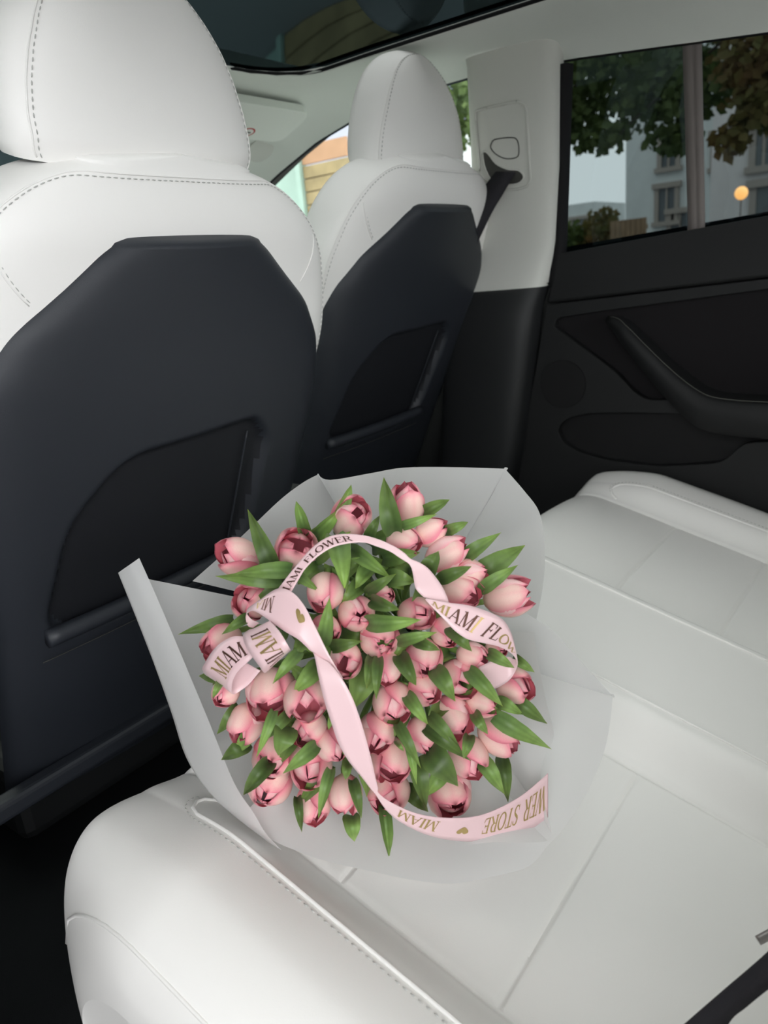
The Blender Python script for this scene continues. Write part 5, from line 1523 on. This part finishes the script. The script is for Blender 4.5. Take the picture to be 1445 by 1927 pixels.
    tree('large green tree hanging over the left pane of the far rear window', [(8.3, -0.2, 0), (8.3, -0.1, 1.6), (8.2, 0.2, 3.4), (8.0, .6, 5.5)],
         [[(8.2, .2, 3.2), (8.0, 1.6, 3.2), (7.8, 2.8, 2.5), (7.7, 3.2, 2.15)], [(8.2, .2, 3.4), (8.1, 2.0, 3.5), (7.9, 3.6, 2.9), (7.8, 3.9, 2.4)]],
         [((8.1, 3.2, 3.1), (.8, 1.15, .55), 10), ((8.0, 2.6, 2.62), (.5, .65, .32), 4.5), ((8.0, 3.75, 2.62), (.5, .35, .28), 2.2), ((7.8, 3.3, 2.3), (.25, .4, .16), .8), ((7.8, 2.55, 2.16), (.2, .28, .14), .7), ((8.4, 2.5, 4.2), (1.4, 2.2, .9), 5)],
         4000, M['foliage'], 0.115, seed=3)
    tree('rusty leaved tree filling the top of the narrow right pane', [(7.6, -0.6, 0), (7.6, -0.5, 1.7), (7.6, -.2, 3.3), (7.5, .2, 5.0)],
         [[(7.6, -.2, 2.8), (7.4, .9, 3.0), (7.3, 1.7, 2.4), (7.2, 1.9, 2.0)]],
         [((7.4, 1.45, 2.75), (.6, .65, .50), 8), ((7.3, 1.6, 2.25), (.35, .32, .20), 2.0), ((7.2, 1.85, 2.0), (.15, .16, .14), .5), ((7.7, 1.0, 3.6), (1.2, 1.4, .7), 5)],
         3000, M['rustfoliage'], 0.11, seed=8)
    tree('unseen leafy tree added on the near side of the car to shade the near seat', [(-3.4, 3.6, 0), (-3.4, 3.5, 1.6), (-3.1, 2.8, 2.8), (-2.8, 2.0, 4.2)],  # out of view, put in to cut sky light on the near bolster
         [[(-3.1, 2.9, 2.7), (-2.6, 1.4, 3.4), (-2.2, .4, 3.8)], [(-3.0, 2.5, 3.0), (-2.9, .8, 3.6), (-2.8, -.8, 3.8)]],
         [((-2.5, .4, 3.7), (1.5, 3.4, .7), 11)], 11000, M['foliage'], 0.36, seed=11)
    tree('tall tree added ahead of the car to darken the view through the tinted glass roof', [(7.0, 12.0, 0), (7.0, 12.0, 2.5), (6.9, 11.8, 5.0), (6.8, 11.6, 8)],  # added to keep the roof glass dark while the sky overhead stays open
         [[(7.0, 12, 4.0), (6.0, 10.6, 5.5), (5.4, 9.6, 6.2)], [(6.9, 11.8, 5.0), (8.0, 10.6, 6.4), (8.6, 9.8, 7.2)]],
         [((6.5, 10.0, 7.0), (4.5, 3.5, 3.6), 5), ((2.5, 12.0, 6.0), (3.0, 2.5, 3.0), 3)], 11000, M['foliage'], 0.42, seed=12)
    tree('dark tree seen between the far headrest and the door pillar', [(6.4, 5.0, 0), (6.4, 5.0, 1.5), (6.4, 4.95, 2.6), (6.3, 4.9, 3.6)],
         [[(6.4, 4.97, 2.0), (6.35, 4.6, 2.4), (6.3, 4.1, 2.75)], [(6.4, 4.95, 2.3), (6.3, 4.5, 3.0), (6.3, 4.2, 3.2)]],
         [((6.3, 4.2, 2.62), (.35, .5, .42), 6), ((6.4, 4.6, 3.5), (.6, .8, .35), 2)], 1000, M['foliage'], 0.10, seed=5)
    r = empty('bright_house', (12.0, 7.4, 0), 'bright white house front behind the dark tree beside the far headrest', 'building')
    g = Geo(); g.box((13, 7.4, 1.68), (2, 1.6, 3.36)); g.build('facade', material('bright_render', (0.8, 0.82, 0.78), .9), r)
    g = Geo(); g.box((13, 7.4, 5.0), (1.9, 1.5, 3.2)); g.build('upper_storey', material('slate_violet', (0.20, 0.20, 0.30), .9), r)
    for k in range(2):
        g = Geo(); g.box((12.02, 7.32, 4.25 + k * .36), (.06, .26, .30)); g.build('window', M['white_sticker'], r)
    # shrubs
    def shrub(label, c, rad, n, mat, size, seed):
        rn = random.Random(seed)
        r = empty('shrub', (c[0], c[1], 0), label, 'shrub')
        VV, FF = [], []
        for _ in range(n):
            d = Vector((rn.gauss(0, 1), rn.gauss(0, 1), rn.gauss(0, 1))).normalized() * rn.random() ** .35
            p = Vector(c) + Vector((d.x * rad[0], d.y * rad[1], d.z * rad[2]))
            u = Vector((rn.gauss(0, 1), rn.gauss(0, 1), rn.gauss(.4, .6))).normalized(); w = u.cross(Vector((1, rn.gauss(0, .5), .2))).normalized(); s = size * rn.uniform(.6, 1.3)
            o = len(VV); VV += [p, p + u * s * .5 + w * s * .4, p + u * s, p + u * s * .5 - w * s * .4]; FF.append((o, o + 1, o + 2, o + 3))
        tag(build('foliage', VV, FF, mat, r, False), kind='stuff')
        V, Fc = tube_geo([(c[0], c[1], 0), (c[0], c[1], c[2] * .5), (c[0], c[1], c[2])], .03, 6); build('stem', V, Fc, M['bark'], r)
    shrub('olive shrub left of the brown board fence', (15, 6.05, 1.2), (.5, .5, .75), 900, M['rustfoliage'], .16, 1)
    shrub('dark bluish shrub low at the left end of the far window', (15, 6.7, 1.0), (.5, .45, .8), 900, M['foliage'], .16, 2)


def _box(c, s):
    g = Geo(); g.box(c, s); return g.v, g.f

outside()
